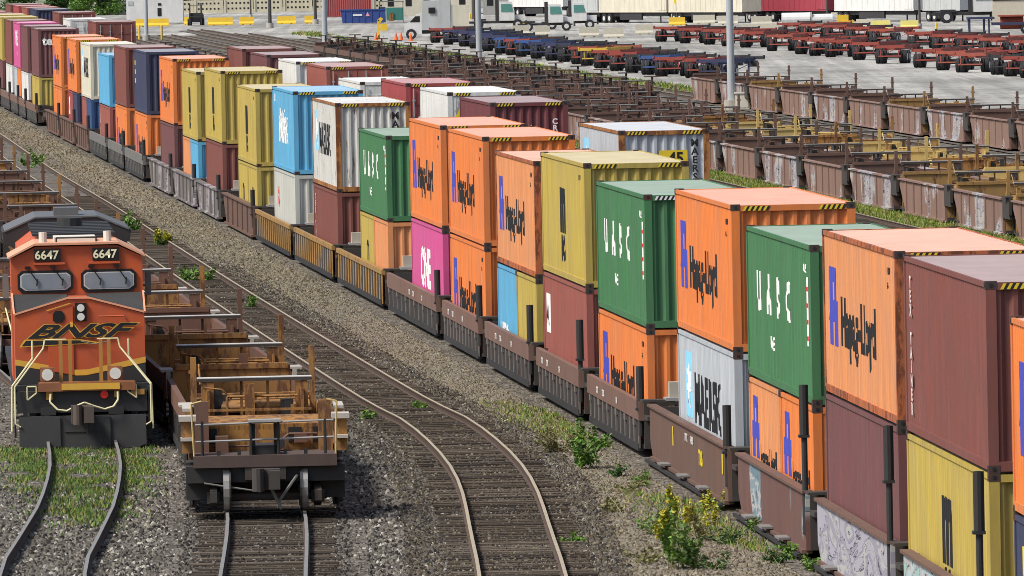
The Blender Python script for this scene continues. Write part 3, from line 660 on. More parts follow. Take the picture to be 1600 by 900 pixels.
# ---------------------------------------------------------------- empty well cars seen with their joint fittings
def empty_car(label, loc, rz, L, style, smats, main, alt, group, rnd, near=True, tpost=False, endcar=False, zt=1.35):
    o = thing('empty_well_car', label, 'rail car', loc, rz, group)
    for sx in (-1,1): side(style, L-2.6, sx, smats, zt).build('side_sill', smats, o).location = (0,1.3,0)
    fl = MB()
    for k in range(int(L/2.2)): fl.box(-1.36,1.36,1.6+k*2.2,1.9+k*2.2,.24,.36)
    fl.box(-1.36,1.36,1.2,L-1.2,.17,.21); fl.box(-1.36,-1.0,1.2,L-1.2,.22,.30); fl.box(1.0,1.36,1.2,L-1.2,.22,.30)  # first box is a solid plate, added so the open well bottom reads dark
    fl.build('floor_frame', alt, o)
    for y, s in ((1.3,1),(L-1.3,-1)):
        b = MB(); b.box(-1.34,1.34,y-.06,y+.06,.3,zt+.25)
        b.prism([(y-s*.0,zt+.25),(y-s*.9,zt+.02),(y-s*.9,zt-.08),(y,zt+.12)],'x',-1.2,1.2)
        b.box(-1.3,1.3,y-.10,y+.10,zt+.18,zt+.30)
        b.build('bulkhead', main, o)
    j = MB()   # joint frame
    j.box(-.32,.32,-1.3,1.3,.72,.98); j.box(-1.3,1.3,-.95,-.75,.8,.98); j.box(-1.3,1.3,.75,.95,.8,.98)
    j.box(-1.2,-.6,-.7,.7,.86,.93); j.box(.6,1.2,-.7,.7,.86,.93)
    j.build('joint_frame', alt, o)
    for sx in (-1,1):
        p = MB(); hgt = 2.65 if sx > 0 else 2.45
        if tpost: hgt = 2.2
        p.box(sx*1.27-.06,sx*1.27+.06,.92,1.06,.8,hgt); p.box(sx*1.27-.1,sx*1.27+.1,.96,1.02,hgt-.35,hgt-.28)
        if tpost: p.box(sx*1.27-.5,sx*1.27+.5,.75,1.15,hgt,hgt+.07)
        p.build('stanchion', main, o)
        c = MB(); c.box(sx*1.0-.13,sx*1.0+.13,-.15,.05,.9,1.95); c.box(sx*1.0-.03,sx*1.0+.03,-.4,-.15,.9,1.8)
        c.build('corner_post', alt if rnd.random() < .6 else main, o)
        q = MB(); q.box(sx*1.48-.15,sx*1.48+.15,-.75,.35,zt+.12,zt+.17); q.prism([(-.75,zt-.5),(-.75,zt+.12),(-.2,zt+.12),(-.45,zt-.5)],'x',sx*1.45-.05,sx*1.45+.05); q.box(sx*1.40-.06,sx*1.40+.06,-.6,1.3,.75,zt+.1,1)
        q.build('side_step', [LTOP if near else DKC, main if near else DKC], o)
    w_ = MB(); w_.box(-1.22,1.22,-.16,.26,2.02,2.05); w_.box(-1.22,1.22,-.17,-.14,1.97,2.035,2)  # pale top and dark front lip put top-only lighting into the colour
    for x in (-.28,.28): w_.box(x-.03,x+.03,.0,.06,.98,2.02,1)
    w_.build('crossover_walkway', [WALK if near else GALV, main, DKC], o)
    p = MB()
    p.tube([(-.9,-.3,1.5),(-.9,-.3,1.1),(-.2,-.35,1.05),(.1,-.35,1.15),(.5,-.35,1.12),(.85,-.3,.98)],.025,5)
    p.tube([(-.6,-.25,1.65),(.9,-.25,1.65)],.03,5); p.tube([(-.6,-.25,1.65),(-.6,-.25,1.15)],.03,5); p.tube([(.0,-.3,1.5),(.0,-.3,1.2),(.15,-.3,1.1)],.03,5)
    p.tube([(-1.1,-.2,1.85),(-.7,-.2,1.8),(-.5,-.2,1.6)],.02,5)
    p.build('brake_piping', main, o)
    t = MB(); t.cyl((-.2 if rnd.random() < .5 else -.9,.5,1.28),(.75,.5,1.28),.24,12); t.cyl((-.8,.45,1.2),(-.55,.45,1.2),.2,10)
    t.build('air_reservoir', main, o, smooth=False)
    v = MB(); v.box(-1.0,-.72,-.1,.2,1.1,1.8); v.cyl((-.86,-.14,1.6),(-.86,-.10,1.6),.2,10); v.box(.55,.8,-.05,.2,1.05,1.55)
    v.build('valve_gear', BLACK, o)
    k = MB(); r_ = rnd.uniform
    for _ in range(7):
        x = r_(-1.05,1.05); y = r_(-.6,.9); z = r_(1.0,1.25); k.box(x,x+r_(.06,.25),y,y+r_(.05,.3),z,z+r_(.2,.75), rnd.choice((0,0,1,2)))
    k.tube([(r_(-1,0),-.45,1.0),(r_(-.6,.2),-.5,.8),(r_(.2,1),-.45,1.05)],.03,5,2); k.tube([(-1.15,.95,2.3),(-1.15,.2,1.9),(-1.15,-.3,1.95)],.02,4); k.box(-1.2,1.2,.93,.99,1.60,1.66); k.box(-1.2,1.2,-.55,-.5,1.35,1.40,1)
    k.build('brake_rigging', [main, alt, BLACK], o)
    truck(o, 0, near)
    return o
def train_of(name, f, y0, n, pitch, kinds, group, labfn, near_n=4, tpost=False, zt=1.35):
    rnd = random.Random(hash(name) % 1000 if False else sum(map(ord, name)))
    protos = {}
    for i in range(n):
        y = y0+i*pitch; ki = kinds(i)
        key = ki[0]+ki[1][0].name+ki[2].name+ki[3].name; loc = (f(y), y, 0); rz = head(f, y+pitch/2); near = i < near_n
        key += str(near)+str(i % 4)
        if key in protos: o = dup(protos[key], labfn(i), loc, rz, group)
        else: protos[key] = empty_car(labfn(i), loc, rz, pitch, ki[0], ki[1], ki[2], ki[3], group, rnd, near, tpost, zt=zt)
def nth(i, what): return what.replace('#', ORD[i].replace(' nearest','').replace('nearest','nearest') if i < 30 else 'farthest')
# row with the walkways right of the locomotive
kF = lambda i: ('ribbed', [RBR, DKC, BLACK], OCH if i < 2 else (RBR if i % 3 else OCH), OCH if i == 0 else RBR)
train_of('F', XF, 204.4, 14, 16.6, kF, 'empty well cars beside the locomotive', lambda i: nth(i, 'empty rusty well car on the track right of the locomotive, # from the end car'), 5)
kL = lambda i: ('solid', [RBR], RBR if i % 2 else OCH, RBR)
train_of('L', XL, 252, 14, 15.2, kL, 'empty well cars behind the locomotive', lambda i: nth(i, 'dark red brown empty well car behind the locomotive, # of that row'), 1)
C0 = 309
kC = lambda i: ('solid', [[GR_B, GR_A][i % 2]], YBC if i < 4 else BRC, DKC)
train_of('C', off(25.9), C0, 24, 15.9, kC, 'graffiti covered well cars beside the grass', lambda i: nth(i, 'graffiti covered brown empty well car along the grass strip, # from the right'), 0, zt=1.4)
kD = lambda i: ('ribbed', [YBC if i < 12 else RBR, BRC, DKC], [CYEL, OCH, CYEL][i % 3] if i < 11 else BRL, [YBC, CYEL][i % 2] if i < 8 else DKC)
train_of('D', off(30.1), 318, 24, 15.6, kD, 'ochre empty well cars behind the graffiti row', lambda i: nth(i, 'ochre empty well car just behind the graffiti row, # from the right'), 0, zt=1.3)
kD2 = lambda i: ('ribbed', [BRC, DKC, DKC], DKC if i % 2 else BRC, BRC)
train_of('D2', off(34.3), 575, 17, 15.9, kD2, 'dark well cars with T shaped stands', lambda i: nth(i, 'dark empty well car with T shaped stands beside the poles, # from the right'), 0, tpost=True, zt=1.2)
kG = lambda i: ('ribbed', [BRC, DKC, DKC], DKC, BRC)
train_of('G', off(16.4), 480, 22, 15.2, kG, 'dark spine cars in the middle of the yard', lambda i: nth(i, 'dark empty well car in the middle of the yard, # from the right'), 0, tpost=True)
kE = lambda i: ('solid', [[GR_A, GR_B, GR_A][i % 3]], YBC if i % 4 == 1 else BRC, BRC)
train_of('E', off(43.2), 415, 12, 16.6, kE, 'graffiti covered well cars beside the concrete', lambda i: nth(i, 'graffiti covered empty well car at the edge of the concrete yard, # from the right'), 0, zt=1.5)
# end car platform facing the camera
fx = XF(188); rz = head(XF, 196)
o = thing('end_well_car', 'ochre end platform well car with black coupler, end of the row right of the locomotive', 'rail car', (fx, 188.0, 0), rz, 'empty well cars beside the locomotive')
for sx in (-1,1): side('ribbed', 14.2, sx, [RBR, DKC, BLACK], 1.35).build('side_sill', [RBR, DKC, BLACK], o).location = (0,1.6,0)
MB().box(-1.38,1.38,-.9,1.5,1.18,1.30).box(-1.40,1.40,-1.0,-.86,1.10,1.33).build('end_platform', metal('deck_dark',(.085,.05,.04),.3,.5,.7), o)
MB().box(-1.55,1.55,-.86,-.5,.80,1.12).box(-1.55,-1.0,-.5,1.5,.45,1.1).box(1.0,1.55,-.5,1.5,.45,1.1).build('end_plate', BLACK, o)
MB().box(-1.5,1.5,-.84,-.6,.84,1.13).prism([(-1.5,.7),(-1.5,1.1),(1.5,1.1),(1.5,.7),(1.15,.66),(-1.15,.66)],'y',-.3,-.1).build('end_sill', DKC, o)
b = MB(); b.box(-1.3,1.3,1.3,1.45,1.2,1.82); b.prism([(1.3,1.82),(1.3,1.7),(2.2,1.80),(2.2,1.95)],'x',-1.22,1.22); b.box(-1.22,1.22,2.2,2.3,1.3,1.95); b.build('bulkhead', OCH, o)
b = MB()
for x in (-1.05,.62,1.1): b.box(x-.13,x+.13,1.28,1.31,1.45,1.75)
b.build('bulkhead_opening', INK, o)
for z in (1.62,1.95): MB().cyl((-1.35,-.75,z-.02),(1.35,-.75,z+.03),.022,6).build('hand_rail', GALV, o)
MB().box(-.32,.32,-.95,-.6,1.97,2.02).build('tread_plate', GALV, o)
b = MB(); 
for x in (-1.22,-.27,.27,1.18): b.cyl((x,-.75,1.3),(x,-.75,2.0),.03,6)
b.build('rail_posts', BLACK, o)
for sx in (-1,1):
    MB().box(sx*1.22-.14,sx*1.22+.14,.9,1.15,1.25,2.3).build('corner_post', OCH if sx > 0 else RBR, o)
    q = MB(); q.box(sx*1.5-.17,sx*1.5+.17,-.3,.35,1.98,2.08); q.box(sx*1.5-.12,sx*1.5+.12,-.2,.3,1.35,1.98,1); q.box(sx*1.52-.12,sx*1.52+.12,-.4,.1,1.6,1.66); q.box(sx*1.5-.09,sx*1.5+.09,1.2,2.9,2.10,2.16); q.box(sx*1.5-.07,sx*1.5+.07,1.2,2.9,1.3,2.1,1)
    q.build('side_step', [LTOP, OCH], o)
    q = MB(); q.tube([(sx*1.38,-.9,1.3),(sx*1.42,-.9,2.35),(sx*1.22,-.9,2.4)],.02,5); q.build('grab_iron', CYEL, o)
c = MB(); c.box(-.16,.16,-1.6,-.6,.78,1.04); c.box(-.27,.27,-1.9,-1.5,.70,1.10); c.box(.05,.27,-2.15,-1.85,.72,1.08); c.cyl((-.15,-1.95,.68),(-.15,-1.95,1.12),.12,10); c.box(-.4,.4,-.98,-.85,.85,1.28)
c.build('coupler', DKC, o)
MB().cyl((.25,-1.4,.45),(.62,-.9,.92),.03,6).cyl((-1.2,-.95,.80),(-.1,-1.05,.62),.02,6).cyl((.05,-1.2,.8),(.3,-1.5,.3),.03,6).build('uncoupling_lever', GYC, o)
k = MB(); [k.box(x-.035,x+.035,-.72,-.66,1.3,1.42) for x in (-.9,-.5,.4,.8)]; k.box(-.24,-.18,-.7,-.62,1.3,1.97); k.box(.18,.24,-.7,-.62,1.3,1.97); k.box(-.3,.3,-.7,.4,1.3,1.5); k.box(-1.36,-1.2,1.0,1.25,1.3,2.15,1); k.box(-.95,-.7,.7,1.2,1.3,1.62,1); k.cyl((.3,.8,1.45),(.3,1.2,1.45),.12,10); k.build('deck_fittings', [BLACK, RBR], o)
p = MB(); p.tube([(.35,1.2,1.5),(.5,1.2,1.62),(1.05,1.2,1.62),(1.15,1.2,1.5)],.03,6); p.tube([(-1.0,1.15,1.4),(.3,1.15,1.4)],.025,6); p.box(.6,.85,1.1,1.25,1.45,1.6); p.build('brake_piping', RBR, o)
truck(o, .3, True)
# wider side skirts of the first truck
MB().prism([(-1.55,1.15),(-1.55,.75),(-1.2,.4),(-.85,.4),(-.85,1.15)],'y',.1,1.1).prism([(1.55,1.15),(1.55,.75),(1.2,.4),(.85,.4),(.85,1.15)],'y',.1,1.1).build('side_skirt', BLACK, o)

# ---------------------------------------------------------------- locomotive
LOR = metal('loco_orange', (.54,.085,.012), .2, .35, .42, scl=(2,2,.5)); LBK = metal('loco_black', (.022,.022,.023), .1, .4, .5); LYE = metal('loco_yellow', (.75,.42,.03), .12, .3, .5)
PIPEY = metal('rail_pipe', (.72,.66,.38), .1, .3, .5); GLS = flat('cab_glass', (.23,.26,.30), .12, spec=1.0); RIM = flat('window_gasket', (.01,.01,.01), .5)
LAMP = flat('lamp_lens', (.75,.75,.7), .1, spec=1.0); NOSEG = metal('nose_deck', (.028,.028,.028), .1, .6, .8); FRM = metal('frame_pale', (.5,.5,.48), .05, .2, .5)
_p = at(130, 703, 0)
o = LO_ = thing('locomotive', 'orange and black diesel locomotive numbered 6647 with yellow handrails', 'locomotive', (_p.x, _p.y, 0), .062)
m = MB(); m.box(-1.5,1.5,.35,21.5,1.30,1.45); m.box(-1.45,1.45,.9,21,1.0,1.3); m.build('underframe', LBK, o)
m = MB(); m.prism([(-1.25,1.45),(-1.25,4.15),(-.85,4.45),(.85,4.45),(1.25,4.15),(1.25,1.45)],'y',6.1,16.5); m.build('engine_hood', LOR, o)
m = MB(); m.prism([(-.8,4.455),(-.7,4.6),(.7,4.6),(.8,4.455)],'y',6.3,16.2)
for k in range(8): m.box(-.95,.95,6.6+k*1.15,7.2+k*1.15,4.6,4.66)
m.cyl((0,12,4.6),(0,12,4.85),.3,12); m.build('roof_hatches', LBK, o)
m = MB(); m.prism([(-1.1,1.45),(-1.1,3.9),(-1.52,4.15),(-1.55,4.4),(-.75,4.74),(.75,4.74),(1.55,4.4),(1.52,4.15),(1.1,3.9),(1.1,1.45)],'y',16.5,21.0); m.build('radiator', LBK, o)
MB().prism([(-1.50,4.44),(-.75,4.76),(.75,4.76),(1.50,4.44),(1.5,4.40),(.75,4.72),(-.75,4.72),(-1.5,4.40)],'y',16.48,21.02).box(-.3,.3,17.0,18.0,4.76,4.95).build('radiator_edge', metal('loco_silver',(.13,.13,.13),.1,.4,.35), o)
# cab
cp = [(-1.49,1.45),(-1.49,4.13),(-1.47,4.22),(-.93,4.47),(.93,4.47),(1.47,4.22),(1.49,4.13),(1.49,1.45)]
cab = MB().prism(cp,'y',3.2,6.1).build('cab', LOR, o)
MB().prism([(-1.56,4.20),(-.95,4.50),(.95,4.50),(1.56,4.20),(1.56,4.24),(.95,4.55),(-.95,4.55),(-1.56,4.24)],'y',3.1,6.2).build('cab_roof', metal('cab_roof_paint',(.72,.35,.2),.1,.3,.5), o)
MB().box(-.5,.45,4.0,5.2,4.54,4.66).cyl((-.75,3.8,4.55),(-.75,3.8,4.78),.09,10).cyl((.72,3.8,4.55),(.72,3.8,4.78),.09,10).build('roof_unit', CREAMM if 'CREAMM' in globals() else metal('roof_cream',(.55,.50,.38),.1,.3,.6), o)
m = MB().tube([(-.45,3.3,4.56),(-.45,3.3,4.66),(.45,3.3,4.66),(.45,3.3,4.56)],.02,5); m.build('roof_rail', LBK, o)
for sx in (-1,1):
    x0, x1 = sx*.72-.63, sx*.72+.63
    wn = MB().prism([(x0+.12,3.42),(x0,3.52),(x0,3.84),(x0+.1,3.93),(x1-.1,3.93),(x1,3.84),(x1,3.52),(x1-.12,3.42)],'y',3.15,3.22).build('windscreen_frame', RIM, o)
    MB().prism([(x0+.17,3.48),(x0+.06,3.56),(x0+.06,3.81),(x0+.14,3.87),(x1-.14,3.87),(x1-.06,3.81),(x1-.06,3.56),(x1-.17,3.48)],'y',3.138,3.16).build('glazing_bead', FRM, wn)
    MB().prism([(x0+.19,3.51),(x0+.09,3.58),(x0+.09,3.80),(x0+.16,3.85),(x1-.16,3.85),(x1-.09,3.80),(x1-.09,3.58),(x1-.19,3.51)],'y',3.13,3.139).build('windscreen', GLS, wn)
    for k in (-.3,.28):
        MB().cyl((sx*.72+k-.1,3.08,4.0),(sx*.72+k+.12*1,3.10,3.68),.012,5).cyl((sx*.72+k+.12,3.1,3.74),(sx*.72+k+.10,3.1,3.58),.018,5).box(sx*.72+k-.16,sx*.72+k-.04,3.1,3.2,3.98,4.03).build('wiper', RIM, o)
    MB().box(sx*.62-.36,sx*.62+.36,3.12,3.2,4.06,4.11).build('sun_shield', LOR, o)
    nb = MB().box(sx*.66-.30,sx*.66+.30,3.12,3.24,4.14,4.42).build('number_board', RIM, o)
    end_decal(text_mesh('6647', .27, .006, 1.0), flat('number_cream',(.8,.75,.5)), nb, sx*.66-.29, 4.19, y=3.11, name='number')
    MB().box(sx*1.62-.07,sx*1.62+.07,3.6,3.66,3.3,3.85).box(sx*1.55-.06,sx*1.55+.06,3.61,3.65,3.5,3.56).build('mirror', GYC, o)
# nose
ns = [(-1.46,1.95),(-1.46,2.93),(-.30,3.27),(.30,3.27),(1.46,2.93),(1.46,1.95),(.35,1.78),(-.05,1.78)]
m = MB(); m.prism([(-1.46,1.46),(-1.46,2.99),(-.25,3.35),(.2,3.35),(1.46,2.99),(1.46,1.46)],'y',1.0,3.2); m.build('nose', LOR, o)
m = MB(); m.prism([(-1.46,1.46),(-1.46,1.88),(-.1,1.62),(.12,1.62),(1.46,1.88),(1.46,1.46)],'y',.975,.999); m.build('black_skirt_band', LBK, o)
m = MB(); m.add([(-1.465,.97,1.89),(-.1,.97,1.63),(.12,.97,1.63),(1.465,.97,1.89),(1.465,.97,2.02),(.14,.97,1.76),(-.12,.97,1.76),(-1.465,.97,2.02)],[(0,1,6,7),(1,2,5,6),(2,3,4,5)]); m.build('yellow_stripe', LYE, o, fix=False)
m = MB(); m.add([(-1.45,1.0,3.015),(-.25,1.0,3.375),(-.25,3.15,3.385),(-1.45,3.15,3.40),(-1.45,3.15,3.40)],[(0,1,2,3)]).add([(1.45,1.0,3.015),(.2,1.0,3.375),(.2,3.15,3.385),(1.45,3.15,3.40)],[(0,1,2,3)])
m.box(-1.45,1.45,3.10,3.19,2.9,3.36); m.build('nose_top', NOSEG, o, fix=False)
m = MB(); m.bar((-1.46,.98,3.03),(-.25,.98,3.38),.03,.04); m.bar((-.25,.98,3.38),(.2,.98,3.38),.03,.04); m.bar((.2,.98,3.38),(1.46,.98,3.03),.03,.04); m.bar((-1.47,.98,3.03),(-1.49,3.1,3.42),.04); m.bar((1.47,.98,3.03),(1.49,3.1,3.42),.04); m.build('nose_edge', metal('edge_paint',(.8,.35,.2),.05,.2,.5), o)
d = MB().prism([(-.72,1.75),(-.72,3.06),(-.15,3.23),(-.15,1.65)],'y',.962,.985).build('nose_door', LOR, o)
MB().prism([(-.60,2.88),(-.60,3.02),(-.54,3.09),(-.40,3.09),(-.34,3.02),(-.34,2.90),(-.40,2.83),(-.54,2.83)],'y',.94,.962).build('door_window', RIM, d)
MB().bar((-.74,.95,3.10),(-.2,.95,3.26),.02).box(-.21,-.15,.94,.96,2.72,2.84).build('door_trim', LYE, d)
hb = MB().box(-.10,.16,.93,.99,2.85,3.26).build('headlight_housing', RIM, o)
for z in (2.95,3.15): MB().cyl((.03,.90,z),(.03,.93,z),.085,14).build('headlight', LAMP, hb)
for dx in (-1.0,): pass
me = text_mesh('BNSF', .42, .012, 2.35, shear=.55)
wd = max(v.co.x for v in me.vertices)-min(v.co.x for v in me.vertices); k = 2.5/wd
for v in me.vertices: v.co.x *= k
me2 = text_mesh('BNSF', .42, .024, 2.35, shear=.55)
for v in me2.vertices: v.co.x *= k
end_decal(me2, LYE, o, -1.2, 2.49, y=.956, name='lettering_outline')
end_decal(me, INK, o, -1.2, 2.49, y=.950)
end_decal(poly_mesh([[(-.0,0),(1.9,.06),(1.4,.15),(.12,.17)]]), LYE, o, -1.37, 2.29, y=.956, name='swoosh_outline')
end_decal(poly_mesh([[(.06,.025),(1.7,.07),(1.35,.13),(.16,.145)]]), INK, o, -1.37, 2.29, y=.952, name='swoosh')
MB().tube([(.42,.9,2.95),(1.0,.9,2.95),(1.0,.98,2.95)],.018,5).build('grab_iron', LOR, o)
MB().tube([(.02,.9,2.4),(.3,.86,2.33),(.6,.9,2.38)],.012,5).build('safety_chain', GYC, o)
# front porch
MB().box(-.95,1.2,-.05,.95,1.44,1.50).box(-.98,1.2,-.14,-.02,1.33,1.52).build('front_platform', metal('porch',(.30,.10,.025),.4,.5,.6), o)
MB().box(-.45,.85,-.165,-.145,1.36,1.50).build('platform_edge', LYE, o)
for x in (-.45,-.24,.45,.63): MB().box(x-.04,x+.04,.35,.45,1.5,2.45).build('handrail_post', metal('post_ochre',(.45,.22,.03),.3,.4,.6), o)
for sx in (-1,1):
    xo = .02
    MB().tube([(xo+sx*.35,.4,2.47),(xo+sx*.82,.4,2.47),(xo+sx*.86,.38,2.28),(xo+sx*1.52,-.1,1.45),(xo+sx*1.52,-.2,.62),(xo+sx*1.40,-.2,.55)],.019,6,0).build('hand_rail', PIPEY, o)
    MB().tube([(sx*1.08,.6,2.45),(sx*1.08,.6,2.05),(sx*1.56,.1,1.45),(sx*1.58,-.05,.45)],.022,6).build('step_rail', PIPEY, o)
    MB().tube([(sx*1.22,-.1,1.15),(sx*1.22,-.1,1.45),(sx*1.02,-.1,1.45),(sx*1.02,-.1,1.3),(sx*1.22,-.1,1.15)],.018,5).build('grab_loop', PIPEY, o)
    dl = MB().box(sx*.76-.16,sx*.76+.16,.1,.3,1.55,1.86).build('ditch_light_housing', metal('porch',(.30,.10,.025),.4,.5,.6), o)
    MB().cyl((sx*.76,.03,1.70),(sx*.76,.1,1.70),.13,16).build('ditch_light', LAMP, dl)
    MB().box(sx*1.28-.24,sx*1.28+.24,.0,.55,.72,.76).box(sx*1.28-.24,sx*1.28+.24,.1,.7,1.05,1.09).box(sx*1.5-.02,sx*1.5+.02,0,.8,.3,1.4).build('step', LBK, o)
    MB().box(sx*.76-.17,sx*.76+.17,-.12,-.05,.80,.97).box(sx*.72-.28,sx*.72+.28,-.16,-.12,.72,.75,1).build('cut_lever_bracket', [LBK, GYC], o)
MB().box(-1.46,1.46,-.02,.9,.85,1.33).build('front_sill', LBK, o)
MB().prism([(-1.42,.78),(-1.42,.12),(-1.2,.04),(1.2,.04),(1.42,.12),(1.42,.78)],'y',-.18,-.06).box(-.62,-.5,-.22,-.18,.1,.75).box(.5,.62,-.22,-.18,.1,.75).box(-.4,.45,-.2,-.18,.42,.45).build('snow_plough', metal('plough',(.05,.05,.05),.15,.5,.6), o)
c = MB(); c.box(-.15,.15,-.7,0,.72,.98); c.box(-.26,.22,-.95,-.62,.64,1.04); c.box(.02,.24,-1.15,-.9,.66,1.02); c.cyl((-.12,-1.0,.62),(-.12,-1.0,1.06),.1,10); c.build('coupler', metal('coupler_rust',(.09,.065,.05),.4,.4,.7), o)
MB().tube([(-.70,-.2,1.28),(-.72,-.25,1.1),(-.55,-.3,.93),(-.35,-.3,.90),(-.1,-.3,1.02),(.05,-.3,1.08),(.25,-.3,1.0),(.5,-.3,.92),(.7,-.3,.98),(.8,-.25,1.12),(.8,-.2,1.3)],.024,6).build('air_hose', PIPEY, o)
MB().cyl((.10,-.3,1.05),(.12,-.45,.35),.02,6).cyl((.25,-.3,.6),(.45,-.4,.2),.02,6).build('brake_hose', LBK, o)
MB().cyl((.50,-.10,1.24),(.50,-.02,1.24),.09,12).build('red_marker_lamp', flat('red_lamp',(.7,.03,.02),.3), o)
for _b in ((-.80,-.66,1.15,1.32),(.72,.84,1.18,1.32),(1.1,1.4,1.22,1.34)): MB().box(_b[0],_b[1],-.08,-.02,_b[2],_b[3]).build('bracket', metal('post_ochre',(.45,.22,.03),.3,.4,.6), o)
for sx in (-1,1):
    MB().tube([(sx*1.47,6.3,1.5),(sx*1.47,6.3,2.4),(sx*1.47,20.8,2.4)],.022,5).build('side_hand_rail', PIPEY, o)
MB().prism([(-1.4,1.0),(-1.2,.3),(1.2,.3),(1.4,1.0)],'y',8.2,13.8).build('fuel_tank', LBK, o)
for yy in (4.4, 17.5):
    t = MB(); 
    for s in (-1,1): t.box(s*1.08-.08,s*1.08+.08,yy-2.4,yy+2.4,.55,.95)
    t.box(-1.05,1.05,yy-2,yy+2,.6,.9); t = t.build('truck', LBK, o)
    for s in (-1,1):
        for k in (-1.85,0,1.85): w_ = link('wheel', wheel_mesh(), t); w_.location = (s*.76, yy+k, .215+.5); w_.scale = (1,1.08,1.08); w_.rotation_euler = (0,0,pi if s > 0 else 0)

# ---------------------------------------------------------------- light poles
POLEM = metal('pole_galvanised', (.42,.45,.47), .06, .35, .5, scl=(1,1,.15)); DPOLE = metal('pole_dark', (.06,.055,.05), .1, .3, .8); CONB = flat('pole_footing', (.4,.38,.34), .9)
def pole(x, y, label, r, hgt, m=POLEM, arms=True):
    p = at(x, y, 0); o = thing('light_pole' if m is POLEM else 'utility_pole', label, 'pole', p, 0, 'light poles across the yard' if m is POLEM else None)
    MB().cyl((0,0,0),(0,0,hgt),r,16,0,r*.55).build('shaft', m, o, smooth=False)
    MB().cyl((0,0,0),(0,0,.6),r*1.9,16).build('footing', CONB, o)
    if arms:
        MB().cyl((-1.6,0,hgt-.2),(1.6,0,hgt-.2),.06,8).build('cross_arm', m, o)
        for k in (-1.5,-.5,.5,1.5): MB().box(k-.25,k+.25,-.3,.3,hgt-.5,hgt-.25).build('lamp_head', GALV, o)
    return o
pole(1143, 172, 'tall grey steel light pole rising between the well car rows, rightmost of the thick poles', .24, 28)
pole(749, 112, 'tall grey steel light pole left of the blue and purple chassis', .24, 28)
pole(508, 77, 'tall grey steel light pole in front of the red container and blue skip', .27, 28)
pole(229, 64, 'darker grey light pole left of the yellow barriers', .22, 28)
for (x, y, lb, r, hh) in [(1293,40,'thin dark pole beside the dark red container on chassis',.13,12),(1437,46,'thin dark pole left of the grey reefer trailer',.13,12),(741,38,'dark wooden pole behind the white lorry cab',.28,14),(422,44,'dark wooden pole left of the beige wall\'s yellow barrier',.22,14),(493,38,'black pole with diagonal brace by the beige wall',.2,14),(392,30,'slim dark pole in front of the beige wall',.12,9)]:
    pole(x, y, lb, r, hh, DPOLE, False)
def cabinet(x, y, w_, h_, label):
    p = at(x, y, 0); o = thing('equipment_cabinet', label, 'cabinet', p)
    MB().box(-w_/2,w_/2,0,.8,0,h_).box(-w_/2-.05,w_/2+.05,-.05,.85,h_,h_+.08).build('housing', metal('cabinet_paint',(.7,.66,.56),.05,.2,.6), o)
    MB().box(-w_/2+.08,w_/2-.08,-.02,0,.15,h_-.15).build('door', metal('cabinet_paint',(.7,.66,.56),.05,.2,.6), o)
cabinet(1160, 172, .85, 1.0, 'cream metal cabinet at the foot of the rightmost light pole')
cabinet(768, 112, 1.1, .95, 'cream metal cabinet at the foot of the pole left of the chassis')
cabinet(519, 78, .8, 1.3, 'cream metal cabinet by the pole before the red container')

# ---------------------------------------------------------------- container chassis
_ty = None
def dual_tyre():
    global _ty
    if _ty is None:
        mb = MB()
        for a in (-.30,.02): mb.cyl((a,0,0),(a+.27,0,0),.52,16,0); mb.cyl((a+.1,0,0),(a+.17,0,0),.535,16,0)
        mb.cyl((-.31,0,0),(-.29,0,0),.27,12,1); _ty = mb.mesh('dual_tyre', [TYRE, flat('wheel_rim',(.55,.55,.53),.5)])
    return _ty
def chassis(cm, dark):
    o = thing('container_chassis', '', 'trailer chassis')
    f = MB()
    for s in (-1,1): f.box(s*.45-.06,s*.45+.06,.1,12.2,1.05,1.38)
    for k in range(7): f.box(-.45,.45,.6+k*1.8,.72+k*1.8,1.1,1.25)
    f.build('frame', cm, o)
    for y in (.1, 12.1): MB().box(-1.22,1.22,y-.1,y+.12,1.22,1.45).box(-1.22,-1.1,y-.14,y+.16,1.4,1.52).box(1.1,1.22,y-.14,y+.16,1.4,1.52).build('bolster', dark if y > 5 else cm, o)
    MB().box(-.9,.9,.0,.06,.55,.65).box(-.75,-.68,.0,.06,.6,1.1).box(.68,.75,.0,.06,.6,1.1).build('bumper', cm, o)
    for y in (1.2, 2.45):
        MB().cyl((-.9,y,.53),(.9,y,.53),.08,8).box(-.6,.6,y-.1,y+.1,.55,.8).build('axle', TYRE, o)
        for s in (-1,1):
            t = link('dual_wheel', dual_tyre(), o); t.location = (s*.93, y, .53); t.rotation_euler = (0,0,pi if s > 0 else 0)
    g = MB()
    for s in (-1,1): g.box(s*.62-.06,s*.62+.06,9.2,9.34,.1,1.2); g.box(s*.62-.14,s*.62+.14,9.1,9.44,.04,.1)
    g.bar((-.62,9.27,.35),(.62,9.27,.9),.05); g.build('landing_gear', cm, o)
    MB().box(-.35,.35,12.21,12.30,.9,1.3).box(.3,.9,10.8,11.2,.7,1.15).build('gear_box', dark, o)
    return o
RDM = metal('chassis_red', (.30,.045,.028), .28, .35, .6); NVM = metal('chassis_navy', (.03,.035,.10), .1, .3, .6); BLM = metal('chassis_blue', (.03,.09,.28), .1, .3, .6)
YLM = metal('chassis_yellow', (.62,.40,.03), .15, .3, .6); KBM = metal('chassis_black', (.025,.025,.028), .2, .3, .6); RPM = metal('chassis_rust_red', (.36,.07,.04), .3, .4, .6)
CP = {'red':(RDM,KBM),'navy':(NVM,KBM),'blue':(BLM,KBM),'yellow':(YLM,RPM),'black':(KBM,KBM),'rusty red':(RPM,RDM)}
